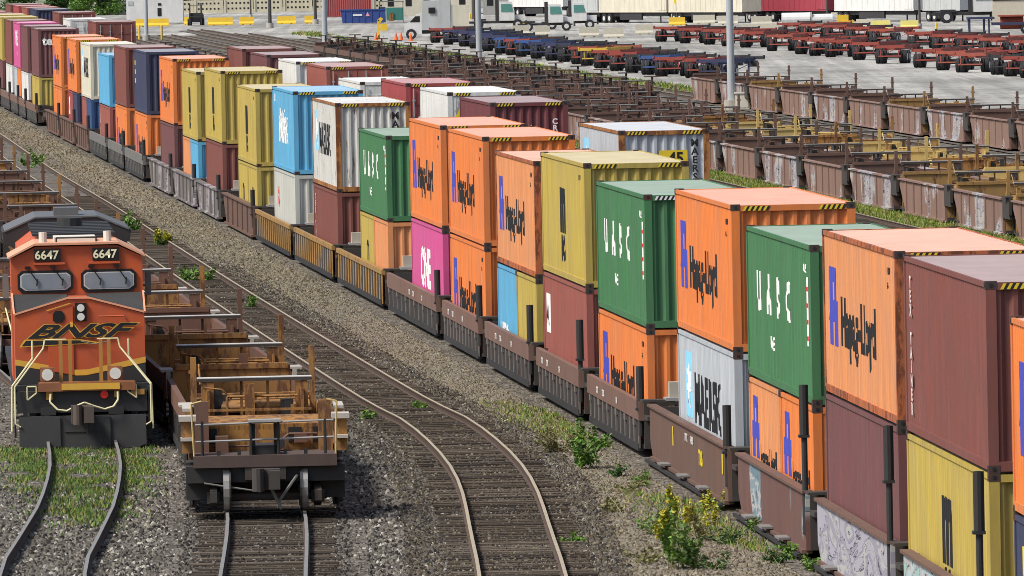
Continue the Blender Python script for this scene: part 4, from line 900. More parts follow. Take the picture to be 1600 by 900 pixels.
EXTRA = {'A':[(1000,117,'blue'),(925,107,'red'),(890,100.5,'red'),(828,92,'navy'),(788,86.5,'red'),(752,80,'navy'),(1090,124,'navy')],'B':[(1590,122,'red'),(1460,110,'rusty red'),(1262,87.5,'rusty red'),(1125,72.5,'rusty red'),(1060,68,'red')],'C':[(1320,66.5,'red'),(1250,61,'rusty red')]}
proto = {}
rowA = [(1068,122,'red'),(1022,119.6,'red'),(975,114.5,'black'),(950,111,'red'),(905,103,'yellow'),(870,97,'black'),(850,95,'navy'),(805,89,'blue'),(772,84,'blue'),(732,76,'navy'),(715,73,'navy'),(692,70,'navy'),(672,67,'red')]
rowB = [(1565.6,119.7,'red'),(1545,117,'black'),(1491,113.5,'rusty red'),(1425,106,'red'),(1367,99.7,'red'),(1329,94,'red'),(1288,89.4,'red'),(1239,85,'red'),(1197,80,'rusty red'),(1154,74.5,'red'),(1097,70,'red'),(1022,65.5,'red')]
rowC = [(1579,91.4,'red'),(1528,86.6,'rusty red'),(1493,82.5,'red'),(1454,80,'red'),(1416,75.6,'red'),(1357,70,'rusty red'),(1285,63,'red'),(1215,59,'red')]
for nmr, rw, nr, yaw in (('beside the rails', rowA, 'A', .10), ('in the middle row', rowB, 'B', .10), ('in the rear row', rowC, 'C', .10)):
    rk = {}
    rw = sorted(rw+EXTRA[nr], key=lambda q: -q[0])
    for (x, y, c) in rw:
        rk[c] = rk.get(c, 0)+1
        lb = c+' empty container chassis '+nmr+', '+({1:'first'}.get(rk[c], ORD[rk[c]-1].replace(' nearest','')))+' '+c+' one from the right'
        p = at(x, y, .02); loc = (p.x+1.1, p.y-1.2, .012)
        if c not in proto:
            proto[c] = chassis(*CP[c]); o = proto[c]; o.location = loc; o.rotation_euler = (0,0,-.24); o['label'] = lb; o['group'] = 'container chassis parked in rows'
        else: dup(proto[c], lb, loc, -.24+random.uniform(-.05,.05), 'container chassis parked in rows')

# ---------------------------------------------------------------- far side of the yard
WTR = metal('trailer_white', (.68,.68,.66), .08, .3, .5); CTR = metal('trailer_cream', (.62,.58,.46), .22, .35, .6); GTR = metal('trailer_grey', (.45,.47,.47), .08, .3, .5); RTR = metal('trailer_red', (.30,.03,.05), .05, .2, .5)
def trailer(x0, x1, y, body, label, h=2.75, doors=True, refr=False):
    """box on a road chassis seen from its long side, between pixels x0 and x1 with wheels at y"""
    a = at(x0, y, 0); b = at(x1, y, 0); L = (b-a).length; an = atan2(b.y-a.y, b.x-a.x)
    o = thing('box_trailer', label, 'trailer', a, an)
    m = MB(); m.box(0,L,0,2.44,1.25,1.25+h)
    for k in range(int(L/1.2)): m.box(.3+k*1.2,.36+k*1.2,-.025,0,1.35,1.2+h)
    m.box(-.02,L+.02,-.03,.0,1.2,1.34); m.box(-.02,L+.02,-.03,0,1.15+h,1.27+h); m.build('body', body, o)
    MB().box(.2,L-.2,.3,.65,.75,1.24).box(.2,L-.2,1.8,1.95,1.0,1.24).box(L*.3,L*.62,.1,.3,.35,1.24).build('frame', KBM, o)
    if doors: MB().box(L-2.2,L-.05,-.05,-.03,1.4,1.1+h).box(L-1.15,L-1.1,-.07,-.05,1.4,1.1+h,1).box(L-.5,L-.45,-.07,-.05,1.4,1.1+h,1).build('side_door', [body, GALV], o)
    for yy in (1.2,2.5):
        for s in (0.0,2.4):
            t = link('wheel', dual_tyre(), o); t.location = (yy, s+(.3 if s == 0 else -.3), .53); t.rotation_euler = (0,0,pi/2 if s == 0 else -pi/2)
    g = MB()
    for s in (.6,1.8): g.box(L-2.6,L-2.48,s-.06,s+.06,.05,1.1); g.box(L-2.7,L-2.38,s-.12,s+.12,0,.06)
    g.build('landing_gear', KBM, o)
    return o
def tractor(x, y, s, label, body, face=1, cabw=2.3, w_=2.4):
    """yard lorry; s = scale, face +1 looks right"""
    p = at(x, y, 0); o = thing('yard_tractor', label, 'lorry', p, 0 if face > 0 else 0)
    f = face
    def bx(mb, x0, x1, *r): 
        a, b = sorted((f*x0, f*x1)); mb.box(a, b, *r); return mb
    m = MB(); m.prism([(f*.9,.95),(f*.9,3.0),(f*2.3,3.0),(f*2.55,1.9),(f*2.55,.95)],'y',.1,2.3); c = m.build('cab', body, o)
    m = MB(); m.prism([(f*1.1,1.9),(f*1.1,2.75),(f*2.2,2.75),(f*2.42,1.9)],'y',.06,.095); m.build('side_window', TEALG, c)
    bx(MB(), 2.5,3.7,.4,2.0,.8,1.55).build('bonnet', body, o); bx(MB(), 3.7,3.9,.2,2.2,.5,.9).build('bumper', KBM, o)
    bx(bx(MB(), -2.6,3.6,.7,.9,.65,.9), -2.6,3.6,1.5,1.7,.65,.9).build('frame', KBM, o)
    bx(MB(), .45,.85,.1,.35,.9,3.3).build('exhaust', KBM, o)
    bx(MB(), -1.9,-.6,.6,1.8,.95,1.15).build('fifth_wheel', KBM, o)
    for a in (-1.4, 2.9):
        for b in (.15, 2.25):
            t = link('wheel', dual_tyre(), o); t.location = (f*a, b, .53); t.rotation_euler = (0,0,pi/2 if b < 1 else -pi/2)
    o.scale = (s,s,s); return o
TEALG = flat('tinted_glass', (.08,.25,.22), .15, spec=1)
trailer(795, 880, 26, WTR, 'plain white box trailer behind the two white yard lorries', 3.1, False)
trailer(893, 935, 36, GTR, 'grey ended box trailer right of the white yard lorries', 3.2, True)
trailer(936, 1042, 36, CTR, 'rusty cream box trailer left of the yellow barrier and small yellow sign', 3.2, True)
trailer(1045, 1160, 36, CTR, 'long dirty cream box trailer behind the yellow plastic barrier', 3.2, False)
trailer(1163, 1188, 34, WTR, 'short white trailer end left of the dark red container', 2.6, False)
trailer(1191, 1292, 34, RTR, 'dark red container on a black road chassis', 2.9, True)
trailer(1304, 1428, 34, WTR, 'long clean white box trailer right of the dark red container', 3.1, True)
trailer(1442, 1500, 34, GTR, 'grey box trailer coupled behind a white lorry cab', 3.1, False)
tractor(1505, 36, 1.25, 'white yard lorry with blue chassis at the head of the grey trailer', WTR)
tractor(845, 49, .95, 'left of the two white yard lorries with green tinted windows', WTR)
tractor(882, 46, .95, 'right of the two white yard lorries with green tinted windows', WTR)
tractor(768, 46, 1.0, 'white yard lorry with yellow base right of the grey light pole', metal('tractor_white',(.66,.66,.62),.05,.3,.5))
MB2 = at(775, 48, 0)
# white highway lorry with sleeper and box
p = at(632, 62, 0); o = thing('box_lorry', 'white lorry with large pale grey box and dark rear window, facing left', 'lorry', p)
MB().prism([(0,.55),(0,1.5),(.5,1.75),(1.2,2.5),(1.8,2.6),(1.8,.55)],'y',0,2.4).build('cab', WTR, o)
MB().prism([(.55,1.75),(1.15,2.35),(1.6,2.35),(1.6,1.75)],'y',-.02,.0).build('cab_window', RIM, o)
MB().box(1.85,4.75,-.05,2.45,.95,3.9).box(3.55,4.7,-.12,-.05,.95,4.0).build('body', GTR, o); MB().box(2.5,3.2,-.16,-.13,2.6,3.2).build('box_window', RIM, o)
MB().box(.2,6.4,.3,2.1,.55,.9).build('frame', KBM, o); MB().box(4.8,6.6,0,2.4,1.2,3.4).build('rear_box', CTR, o)
for a in (.7,3.6,5.6):
    for b in (.1,2.3): t = link('wheel', dual_tyre(), o); t.location = (a,b,.53); t.rotation_euler = (0,0,pi/2 if b < 1 else -pi/2)
# office trailer on the left
p = at(198, 39, 0); p2 = at(284, 38, 0); Lh = p2.x-p.x
o = thing('site_office', 'white site office cabin left of the forklift, behind the yellow barriers', 'cabin', p)
MB().box(0,Lh,0,3,.3,3.4).box(-.1,Lh+.1,-.1,3.1,3.4,3.52).build('body', WTR, o); MB().box(Lh*.55,Lh*.62,-.03,0,1.0,2.0).box(Lh*.56,Lh*.62,-.04,-.03,2.3,2.6).build('window', RIM, o); MB().box(Lh*.33,Lh*.36,-.03,0,.4,3.3).build('seam', GYC, o)
MB().box(.2,.9,-.04,0,2.4,2.9).build('door', GTR, o)
# forklift
p = at(306, 40, 0); o = thing('forklift', 'dark forklift with raised mast beside the white site office', 'forklift', p)
MB().box(-.8,.8,0,2.6,.4,1.5).box(-.5,.9,2,2.8,.5,1.3).build('body', KBM, o); m = MB(); m.box(-.75,-.6,-.2,0,.1,2.7); m.box(.6,.75,-.2,0,.1,2.7); m.box(-.75,.75,-.25,-.1,1.0,1.15); m.build('mast', KBM, o)
m = MB(); [m.box(a-.04,a+.04,b-.04,b+.04,1.5,2.4) for a in (-.7,.7) for b in (.3,1.8)]; m.box(-.8,.8,.2,1.9,2.4,2.48); m.build('guard', GYC, o)
for a in (-.75,.75):
    for b in (.4,2.2): t = link('wheel', dual_tyre(), o); t.location = (a,b,.42); t.scale = (.8,.8,.8)
# barriers
def barrier(x, y, L, m, label, h=.85, yaw=0):
    p = at(x, y, 0); o = thing('road_barrier', label, 'barrier', p, yaw, 'barriers across the yard')
    MB().prism([(-.3,0),(-.3,.18),(-.12,.4),(-.08,h),(.08,h),(.12,.4),(.3,.18),(.3,0)],'x',0,L).build('body', m, o)
    MB().box(L*.2,L*.3,-.31,.31,0,.07).box(L*.7,L*.8,-.31,.31,0,.07).build('slot', RIM, o)
YB = metal('barrier_yellow', (.78,.50,.02), .03, .2, .6); YP = metal('barrier_pale_yellow', (.74,.66,.18), .03, .2, .6)
for (x, y, L, lb) in [(212,42,4.0,'yellow barrier in front of the white site office'),(288,39,.7,'short yellow barrier left of the forklift'),(325,40,3.0,'long yellow barrier right of the forklift'),(374,39,1.8,'yellow barrier below the red chassis deck'),(433,38,2.3,'yellow barrier left of the braced black pole'),(476,37,1.2,'short yellow barrier right before the braced pole')]: barrier(x, y, L, YB, lb, .95)
for (x, y, L, lb) in [(1045,40,1.8,'yellow plastic barrier under the cream trailer'),(1362,46,1.9,'left pale yellow barrier under the white trailer'),(1407,46,2.0,'right pale yellow barrier by the thin dark pole'),(804,38,1.3,'yellow barrier left of the white yard lorries')]: barrier(x, y, L, YP if 'pale' in lb else YB, lb, .9)
for i, (x, y, L, lb) in enumerate([(905,58,2.0,'concrete barrier left of the weeds, end on'),(943,60,2.0,'concrete barrier right of the weeds'),(993,54,1.8,'small concrete barrier left of the red chassis'),(1083,38,2.4,'concrete barrier behind the yellow barrier'),(1122,39,2.2,'concrete barrier left of the tall pole'),(1174,40,2.2,'upper concrete barrier left of the white tank'),(1160,53,3.6,'lower long concrete barrier left of the chassis'),(1338,45,1.8,'concrete barrier left of the pale yellow ones'),(800,55,1.8,'concrete barrier below the yard lorries, left'),(835,56,1.6,'concrete barrier below the yard lorries, right')]): barrier(x, y, L, CONC, lb, 1.0, random.uniform(-.1,.1))
# white covered tank beside the red container
p = at(1222, 42, 0); o = thing('storage_tank', 'white horizontal tank lying beside the red container chassis', 'tank', p)
MB().cyl((0,1,.75),(3.0,1,.75),.72,16).cyl((3.2,1,.7),(5.4,1,.7),.6,14).build('shell', WTR, o); MB().box(.3,.5,.3,1.7,0,.5).box(2.4,2.6,.3,1.7,0,.5).box(3.0,3.2,.4,1.6,0,1.5).build('cradle', CONC, o)
# yellow plant left of the pale barriers
p = at(1308, 43, 0); o = thing('yellow_plant', 'small yellow compressor unit below the white trailer', 'compressor', p)
MB().box(0,1.2,0,1,.3,1.3).box(.2,1.8,-.05,.9,.2,.7).build('body', YB, o); MB().box(.1,.5,-.06,-.04,.3,.6).build('panel', RIM, o)
for a in (.3,1.4): MB().cyl((a,-.1,.25),(a,.15,.25),.25,10).build('wheel', TYRE, o)
# red container and blue skip
p = at(508, 27, 0); o = container('red', 'red container standing behind the blue skip', (p.x, p.y, 0), 0, 5.9, 2.6, None, 'wall', None, castings=False); o.rotation_euler = (0,0,-pi/2+.05); o.location = (p.x, p.y+2.4, 0)
p = at(532, 38, 0); o = thing('skip', 'blue steel skip with white markings in front of the red container', 'skip', p)
MB().prism([(0,1.7),(.25,.1),(5.2,.1),(5.4,1.7)],'y',0,2.2).build('body', metal('skip_blue',(.02,.06,.26),.05,.3,.5), o); m = MB(); [m.box(.5+k*.8,.58+k*.8,-.06,0,.15,1.65) for k in range(6)]; m.box(-.05,5.45,-.08,.0,1.6,1.75); m.build('ribs', metal('skip_blue',(.02,.06,.26),.05,.3,.5), o)
end_decal(poly_mesh([[(0,0),(1.1,.02),(1.1,.2),(0,.2)]]), INKW, o, 1.5, .95, y=-.07, name='marking'); end_decal(poly_mesh([[(0,0),(.5,.0),(.25,.5)]]), flat('ink_pink',(.8,.35,.4)), o, 3.0, .9, y=-.07, name='marking')
p = at(604, 36, 0); o = thing('teal_baler', 'teal waste compactor right of the blue skip', 'compactor', p)
MB().box(0,2.0,0,2,.3,1.8).box(.3,.9,-.1,0,.2,1.2,1).box(-.9,-.1,0,1,.1,1.9,2).build('body', [metal('teal_paint',(.03,.22,.18),.1,.3,.5), OCH, NVM], o); MB().box(-.9,2.1,-.1,2.1,2.5,2.6).box(-.85,-.75,0,.1,0,2.5).box(1.95,2.05,0,.1,0,2.5).build('canopy', GYC, o)
# hydrant, cones, signs
p = at(590, 62, 0); o = thing('yellow_loader', 'small yellow loader arm beside the traffic cones', 'machine', p)
MB().box(0,.22,0,.3,0,2.0).prism([(0,2.0),(.35,2.3),(.6,2.1),(.3,1.7)],'y',0,.25).box(.3,1.0,0,.8,.9,1.6).build('arm', YB, o); MB().cyl((.9,0,.35),(.9,.3,.35),.32,12).cyl((.35,0,.3),(.35,.3,.3),.28,12).build('wheel', flat('wheel_white',(.6,.6,.6)), o)
CO = flat('cone_orange', (.85,.14,.02), .5)
for (x, y, lb) in [(619,63,'left orange traffic cone near the white lorry'),(627,63,'middle orange traffic cone near the white lorry'),(642,64,'right orange traffic cone by the lorry\'s wheel'),(588,63,'orange traffic cone beside the yellow loader')]:
    p = at(x, y, 0); o = thing('traffic_cone', lb, 'traffic cone', p, 0, 'orange traffic cones'); MB().cyl((0,0,.05),(0,0,.8),.2,12,0,.04).box(-.25,.25,-.25,.25,0,.05).build('body', CO, o); MB().cyl((0,0,.4),(0,0,.58),.118,12,0,.085).build('band', INKW, o)
for (x, y, lb) in [(1057,36,'small yellow sign on a thin post by the cream trailers'),(735,38,'yellow bollard right of the white lorry'),(218,62,'left yellow bollard beside the dark grey pole'),(253,62,'yellow bollard right of the dark grey pole'),(1463,56,'short yellow bollard behind the rear chassis row'),(740,30,'yellow square sign behind the white lorry')]:
    p = at(x, y, 0); sg = 'sign' in lb; o = thing('sign_post' if sg else 'bollard', lb, 'sign' if sg else 'bollard', p)
    if sg: MB().cyl((0,0,0),(0,0,2.6),.04,6).build('post', GYC, o); MB().box(-.25,.25,-.06,-.03,2.2,2.8).build('panel', HAZY, o)
    else: MB().cyl((0,0,0),(0,0,1.2 if y < 60 else 1.5),.12,10,0).cyl((0,0,1.2 if y<60 else 1.5),(0,0,1.27 if y<60 else 1.57),.12,10,0,.06).build('post', YB, o)
# navy lowboy trailer with rusty tank at the right
p = at(1512, 55, 0); o = thing('lowboy_trailer', 'navy flat trailer carrying a rusty tank near the beige wall', 'trailer', p)
MB().box(0,2.6,0,2.4,1.5,1.7).prism([(0,1.7),(.1,.2),(.3,.2),(.3,1.5)],'y',.4,.6).box(2.4,8,0,2.4,.9,1.15).box(1.5,1.7,.4,.6,.3,1.5).box(2.0,2.15,.4,.6,.0,1.5).build('frame', NVM, o)
MB().cyl((3.2,1.2,1.1),(5.4,1.2,1.1),.62,14).box(3,7.8,.1,2.3,1.7,1.85).build('tank', RPM, o)
for a in (5.6,6.7): t = link('wheel', dual_tyre(), o); t.location = (a,.0,.53); t.rotation_euler = (0,0,pi/2)
# beige walls and buildings
p = at(1551, 36, 0); o = thing('beige_wall', 'plain beige wall with dark eave line at the right edge', 'wall', p)
MB().box(0,20,0,.4,0,2.7).build('panel', flat('stucco',(.55,.50,.40),.9), o); MB().box(0,20,-.06,.0,2.35,2.45).build('eave', RIM, o)
WBE = metal('beige_panel', (.58,.53,.38), .05, .35, .8)
a = at(150, 27, 0); 
o = thing('panel_wall', 'long beige panel wall with two rows of small dark openings', 'wall', (a.x, a.y+30, 0))
Lw = (at(520, 27, 0)-a).x+12; m = MB(); n = 11
for k in range(n):
    m = MB(); x0 = k*Lw/n; x1 = (k+1)*Lw/n-.12; m.box(x0,x1,0,.4,0,1.75); m.box(x0,x0+.25,-.12,0,0,1.82); pn = m.build('panel', WBE, o)
    q = MB(); nn = 6
    for j in range(nn):
        for z in (.45,1.2): q.box(x0+.5+j*(x1-x0-.7)/nn,x0+.74+j*(x1-x0-.7)/nn,-.02,0,z,z+.24)
    q.build('openings', RIM, pn)
def house(x, y, w_, h_, roofc, label, rh=1.8):
    p = at(x, y, 0); o = thing('house', label, 'house', (p.x, p.y+70, -1.9))
    MB().box(-w_/2,w_/2,0,8,0,h_).build('walls', flat('house_wall',(.55,.52,.44),.9), o)
    m = MB(); a = w_/2+.4; m.add([(-a,-.4,h_),(a,-.4,h_),(a,8.4,h_),(-a,8.4,h_),(-a*.35,4,h_+rh),(a*.35,4,h_+rh)],[(0,1,5,4),(1,2,5),(2,3,4,5),(3,0,4),(3,2,1,0)]); m.build('roof', roofc, o)
    for k in (-.3,.3): MB().box(w_*k-.5,w_*k+.5,-.03,0,1,2.0).build('window', RIM, o)
house(330, 18, 7.6, 3.2, metal('roof_slate',(.17,.17,.18),0,.4,.9), 'house with a grey hipped roof behind the beige wall', 1.9)
house(430, 18, 6.5, 3.0, metal('roof_tile',(.16,.09,.07),0,.4,.9), 'house with a brown hipped roof behind the beige wall', 1.7)
house(497, 17, 3.4, 3.6, metal('roof_pink',(.5,.3,.2),0,.4,.9), 'small pale house with pinkish roof beside the black pole', .8)
for (x0, x1, y, h, m, lb) in [(600,745,25,3.6,CTR,'low beige shed with dark openings behind the teal compactor'),(755,800,24,4,metal('shed_grey',(.33,.33,.31),.05,.3,.8),'grey block building behind the white yard lorry'),(880,900,22,4,WTR,'narrow white building between trailers'),(560,640,12,5,metal('shed_grey',(.33,.33,.31),.05,.3,.8),'grey building at the top edge behind the red container'),(1280,1310,22,4,CTR,'small cream building behind the thin dark pole')]:
    p = at(x0, y, 0); p2 = at(x1, y, 0); w_ = p2.x-p.x; o = thing('shed', lb, 'building', p)
    MB().box(0,w_,0,10,0,h).build('walls', m, o); MB().box(-.2,w_+.2,-.2,10.2,h,h+.2).build('roof', GYC, o)
    for k in range(max(1,int(w_/2.4))): MB().box(.5+k*2.3,1.3+k*2.3,-.03,0,1.2,2.2).build('window', RIM, o)

# ---------------------------------------------------------------- vegetation
def leafm(name, c, c2):
    m = bpy.data.materials.new(name); m.use_nodes = True; nt = m.node_tree; b = nt.nodes['Principled BSDF']
    g = N(nt,'ShaderNodeNewGeometry'); mx = N(nt,'ShaderNodeMix', data_type='RGBA'); mx.inputs[6].default_value = (*c,1); mx.inputs[7].default_value = (*c2,1)
    nt.links.new(g.outputs['Random Per Island'], mx.inputs[0]); nt.links.new(mx.outputs[2], b.inputs['Base Color'])
    b.inputs['Roughness'].default_value = .6; b.inputs['Subsurface Weight'].default_value = 0; b.inputs['Transmission Weight'].default_value = 0
    return m
LGR = leafm('leaf_green', (.05,.13,.015), (.14,.27,.03)); LGD = leafm('leaf_dark', (.02,.06,.012), (.06,.13,.02)); LYL = leafm('leaf_flower', (.45,.38,.02), (.30,.32,.02)); LST = leafm('stalk', (.12,.14,.04), (.2,.17,.07))
LGS = leafm('grass_blade', (.10,.17,.015), (.30,.34,.04)); LDRY = leafm('grass_dry', (.25,.22,.08), (.35,.28,.12))
def leaves(mb, c, n, rad, size, m=0, flatt=.7, rnd=random):
    for _ in range(n):
        while True:
            v = Vector((rnd.uniform(-1,1), rnd.uniform(-1,1), rnd.uniform(-1,1)))
            if v.length < 1: break
        p = Vector(c)+Vector((v.x*rad[0], v.y*rad[1], v.z*rad[2]))
        a = Vector((rnd.gauss(0,1), rnd.gauss(0,1), rnd.gauss(0,.5))).normalized(); b = a.cross(Vector((rnd.gauss(0,1), rnd.gauss(0,1), rnd.gauss(0,1)))).normalized()
        s = size*rnd.uniform(.6,1.3); mb.add([p-a*s, p-b*s*.45, p+a*s, p+b*s*.45], [(0,1,2,3)], m)
def plant(x, y, w_, h_, label, mats, n=260, size=.055, flower=False, spire=False, kind='shrub'):
    p = at(x, y, 0); o = thing('weed_plant', label, 'plant', p, 0, 'weeds growing in the gravel')
    st = MB(); lf = MB(); fl = MB(); k = max(5, int(w_*9))
    for i in range(k):
        bx, by = random.gauss(0, w_*.12), random.gauss(0, .25); tx, ty = random.uniform(-.5,.5)*w_, random.gauss(0,.3); hh = h_*random.uniform(.45,1)*(1-abs(tx)/w_*.8)
        pts = [(bx,by,0),(bx+(tx-bx)*.4,by+(ty-by)*.4,hh*.5),(tx,ty,hh)]; st.tube(pts, .009, 4)
        for j in range(n//k):
            t = random.uniform(.15,1); c = (bx+(tx-bx)*t, by+(ty-by)*t, hh*t); leaves(lf, c, 1, (.10 if not spire else .06,.1,.05), size)
        if flower: leaves(fl, (tx,ty,hh*.93), 70, (.06,.06,.20), size*.95)
    st.build('stems', LST, o); lf.build('leaves', mats, o, fix=False)
    if flower: fl.build('flowers', LYL, o, fix=False)['kind'] = 'stuff'
plant(915, 733, 1.0, 1.35, 'bushy bright green weed beside the ribbed well cars', LGR, 900, .06)
plant(872, 708, 1.0, .85, 'feathery olive weed left of the bright green one', LST, 900, .035)
plant(1048, 890, .55, 1.85, 'tall goldenrod with yellow flower heads near the bottom edge', LGR, 700, .05, True, True)
plant(1075, 888, .8, .9, 'low green weed to the right of the tall goldenrod', LGR, 500, .06)
plant(1095, 845, .9, .9, 'thin goldenrod right of the tallest one', LST, 350, .04, True)
plant(1118, 800, .5, .5, 'yellow green weed against the brown well car', LGR, 260, .05, True)
plant(985, 770, .8, .4, 'low sparse weed left of the brown well car', LST, 220, .04)
plant(1240, 875, .6, .4, 'small green weed under the lilac sprayed well car', LGR, 260, .05)
plant(895, 850, .5, .25, 'small green tuft right of the curved rail', LGR, 200, .05)
plant(575, 655, .5, .3, 'small tuft left of the curving rails', LGR, 150, .05)
plant(655, 640, .5, .25, 'small tuft between the curving rails', LGR, 120, .05)
plant(203, 362, .9, .9, 'bright green weed behind the locomotive beside the rail', LGR, 300, .08)
plant(250, 385, .8, .6, 'yellow green weed right of the locomotive roof', LGR, 250, .07, True)
plant(298, 440, 1.0, .7, 'green weed between empty cars and the rail', LGR, 300, .07)
plant(325, 440, .5, .7, 'small green weed beside the rusty stanchion', LGR, 180, .07)
plant(50, 262, 1.5, 1.1, 'green weed by the rail at far left', LGR, 300, .1)
plant(392, 482, .5, .6, 'yellow green weed behind the black brake gear', LGR, 160, .06)
def grass(name, label, pts, n, hgt, wid, mats, dense=None):
    """ground cover scattered inside polygons given in world space"""
    mb = MB()
    for _ in range(n):
        x, y = pts()
        h = hgt*random.uniform(.4,1.2); w_ = wid*random.uniform(.6,1.4); a = random.uniform(0,pi); dx, dy = cos(a)*w_, sin(a)*w_; l = random.gauss(0,.4)*h
        mb.add([(x-dx,y-dy,0),(x+dx,y+dy,0),(x+l,y+random.gauss(0,.2)*h,h)], [(0,1,2)], random.randrange(len(mats)))
    o = mb.build(name, mats, None, fix=False); return tag(o, label, 'grass', kind='stuff')
def stripf(f, a, b, y0, y1, clump=None):
    def g():
        y = random.uniform(y0, y1); return f(y)+random.uniform(a, b), y
    return g
G_GRASS = ground_mat('grass_soil', [(.10,.12,.03),(.16,.19,.04),(.22,.22,.07)], 1.5, .2, .3, (.22,.20,.12), .55, .1)
strip('grass_verge', off(23.6), -.75, .95, 290, 620, .02, G_GRASS)
grass('verge_grass', 'bright green grass verge between the clear track and the graffiti covered cars', stripf(off(23.6), -.75, .95, 290, 560), 42000, .22, .035, [LGS, LGR, LGS, LDRY])
grass('yard_edge_grass', 'thin grass line along the edge of the concrete yard', lambda: (lambda y: (XA(y)+45.3+random.gauss(0,.5)*abs(sin(y*.05)+.4), y))(random.uniform(560, 1050)), 16000, .32, .08, [LGS, LDRY, LGR])
GPC = [(135,742,52,34,5),(218,728,20,20,2),(48,730,28,24,2.2),(130,800,50,15,1.2),(15,714,30,9,1.0),(100,712,60,8,1.2)]
def gp():
    while True:
        c = random.choices(GPC, [g[4] for g in GPC])[0]
        px, py = random.gauss(c[0], c[2]*.8), random.gauss(c[1], c[3]*.8)
        if py < 700 or px < -10: continue
        q = at(px, py, 0)
        if sin(q.x*5.1+q.y*.9)+sin(q.x*2.9-q.y*1.3+1)+sin(q.y*1.7+q.x) > random.uniform(-1.9,.9): return q.x, q.y
grass('locomotive_grass', 'patch of green and dry grass between the rails in front of the locomotive', gp, 17000, .11, .018, [LGS, LGR, LDRY, LGR, LGD])
def gp2():
    while True:
        y = random.uniform(150, 235); x = XA(y)-1.7-abs(random.gauss(0,.7))
        if sin(x*1.9+y*.31)+sin(y*.17+2) > .2: return x, y
grass('train_edge_weeds', 'low scattered weeds in the gravel along the long train', gp2, 5000, .12, .02, [LGR, LGS, LDRY])
def tree(x, y, h, w_, label, mats):
    p = at(x, y, 0); o = thing('broadleaf_tree', label, 'tree', (p.x, p.y, 0), 0, 'trees beyond the yard')
    t = MB(); t.cyl((0,0,0),(0,0,h*.5),.35,8,0,.2)
    cs = []
    for k in range(14):
        a = random.uniform(0,2*pi); r = random.uniform(.1,.42)*w_; z = h*random.uniform(.08,.8); q = (cos(a)*r, sin(a)*r*.7, z); cs.append(q); t.cyl((0,0,h*.1),q,.10,5,0,.04)
    t.build('trunk', flat('bark',(.08,.06,.045),.95), o)
    l = MB()
    for q in cs: leaves(l, q, 420, (w_*.24,w_*.24,h*.15), .22)
    l.build('crown', mats, o, fix=False)
for (x, y, h, w_, lb, m) in [(95,22,7,6,'dark green tree behind the maroon containers at far left',LGD),(125,24,6,5,'mid green tree left of the white site office',LGR),(160,24,7,7,'yellow green tree just left of the white site office',LGR),(185,22,8,5,'dark tree close behind the site office',LGD),(270,12,7,6,'tree between the site office and the grey roof',LGD),
    (385,14,8,8,'dark green tree between the grey and brown roofs',LGD),(408,12,8,6,'dark tree left of the brown roofed house',LGD),(462,12,7,6,'dark green tree right of the brown roofed house',LGD),(480,10,7,6,'dark tree beside the pink roofed house',LGD),(600,8,7,6,'tree at the top edge behind the red container',LGR),(40,18,8,8,'large tree at the top left corner',LGD),(230,10,7,6,'tree behind the white site office',LGD)]:
    tree(x, y, h, w_, lb, m)

# ---------------------------------------------------------------- loose stones
def stones(name, label, n, pick, size, mats, base=0.0):
    mb = MB(); V = mb.v; Fc = mb.f; M = mb.m
    for _ in range(n):
        x, y = pick(); s = size*random.uniform(.5,1.5); a = random.uniform(0,pi); c, d = cos(a)*s, sin(a)*s; e = random.uniform(.5,1); z = s*random.uniform(.5,1.1); b = len(V)
        z0_ = base; V += [(x+c,y+d,z0_),(x-d*e,y+c*e,z0_),(x-c,y-d,z0_),(x+d*e,y-c*e,z0_),(x+c*.3,y+d*.2,z+z0_),(x-c*.4,y-d*.3,z*.9+z0_)]
        Fc += [[b,b+1,b+4],[b+1,b+2,b+5,b+4],[b+2,b+3,b+5],[b+3,b,b+4,b+5]]; k = random.choice((0,0,0,1,1,1,1,2,2,2,2,3)); M += [k]*4
    o = mb.build(name, mats, None, fix=True); return tag(o, label, 'gravel', kind='stuff')
SM = [flat('stone_dark',(.035,.032,.03),.95,spec=.1), flat('stone_mid',(.10,.092,.08),.95,spec=.1), flat('stone_tan',(.18,.165,.14),.95,spec=.1), flat('stone_pale',(.40,.38,.34),.95,spec=.1)]
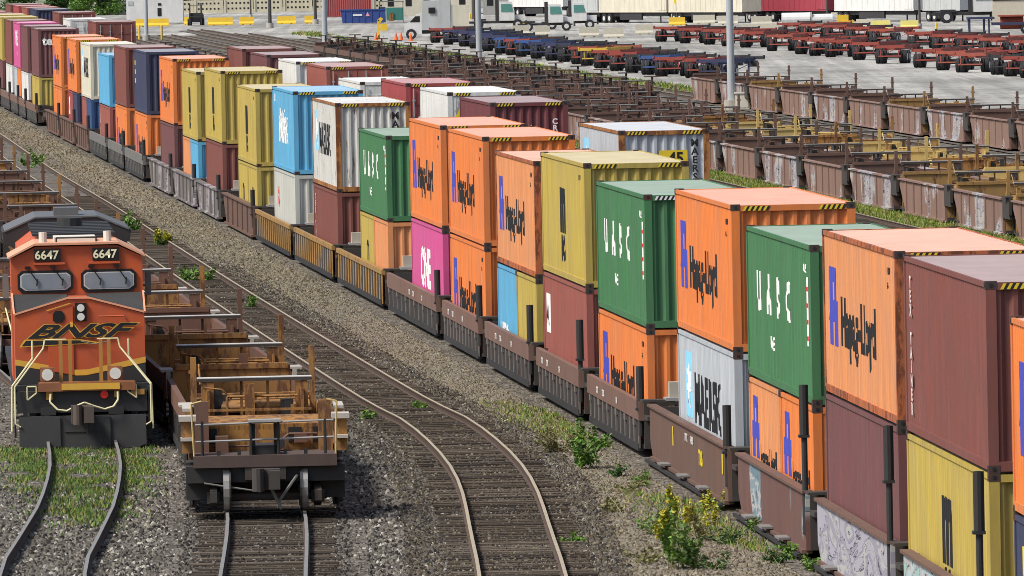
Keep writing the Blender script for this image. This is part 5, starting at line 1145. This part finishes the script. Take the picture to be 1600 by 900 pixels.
SP = [flat('path_dark',(.085,.07,.048),.95,spec=.1), flat('path_mid',(.19,.165,.115),.95,spec=.1), flat('path_tan',(.28,.245,.175),.95,spec=.1), flat('path_pale',(.40,.36,.28),.95,spec=.1)]
def pickz(y0, y1, x0f, x1f, pw=1.6):
    def g():
        y = y0+(y1-y0)*random.random()**pw; return random.uniform(x0f(y), x1f(y)), y
    return g
stones('gravel_stones', 'loose grey and tan ballast stones on the open ground', 130000, pickz(150, 340, lambda y: -y*.056, lambda y: XM(y)+1.9, 1.5), .043, SM)
stones('bank_stones', 'loose tan stones between the curved track and the long train', 90000, pickz(150, 400, lambda y: XM(y)+1.2, lambda y: XA(y)-1.4, 1.3), .034, [SP[0],SP[1],SM[2],SP[2]])
stones('path_stones', 'loose pale stones on the strip beside the long train', 16000, pickz(300, 640, lambda y: XM(y)+.9, lambda y: XA(y)-1.6, 1.0), .06, [SP[0],SP[1],SP[1],SP[2]])
stones('track_stones', 'ballast stones lying between and over the sleepers', 42000, pickz(150, 330, lambda y: XM(y)-2.0, lambda y: XM(y)+2.0, 1.4), .036, [SM[0], SM[1], SP[0], SP[1]], .03)
stones('near_track_stones', 'dark ballast stones around the near rails of the flatcar track', 13000, pickz(150, 240, lambda y: XF(y)-1.6, lambda y: XF(y)+1.6, 1.4), .036, [SM[0], SM[0], SM[1], SM[2]], .03)
for i, (x, y, w_, h_, m) in enumerate([(960,800,.6,.35,LST),(1010,760,.5,.3,LGR),(1030,835,.9,.5,LGR),(1140,850,.7,.35,LGD),(1180,835,.6,.35,LGR),(1210,880,.7,.3,LGD),(1000,880,.8,.35,LST),(940,700,.6,.4,LGR),(1165,790,.5,.3,LGR),(1090,760,.5,.3,LGD),(965,745,.4,.3,LGD),(1265,893,.6,.35,LGR),(1120,890,.9,.4,LGD),(1060,850,.7,.6,LGR)]):
    plant(x, y, w_, h_, 'small ragged weed in the gravel near the long train, '+(ORD[i] if i > 2 else ['first','second','third'][i])+' of the scattered ones', m, 240, .045)
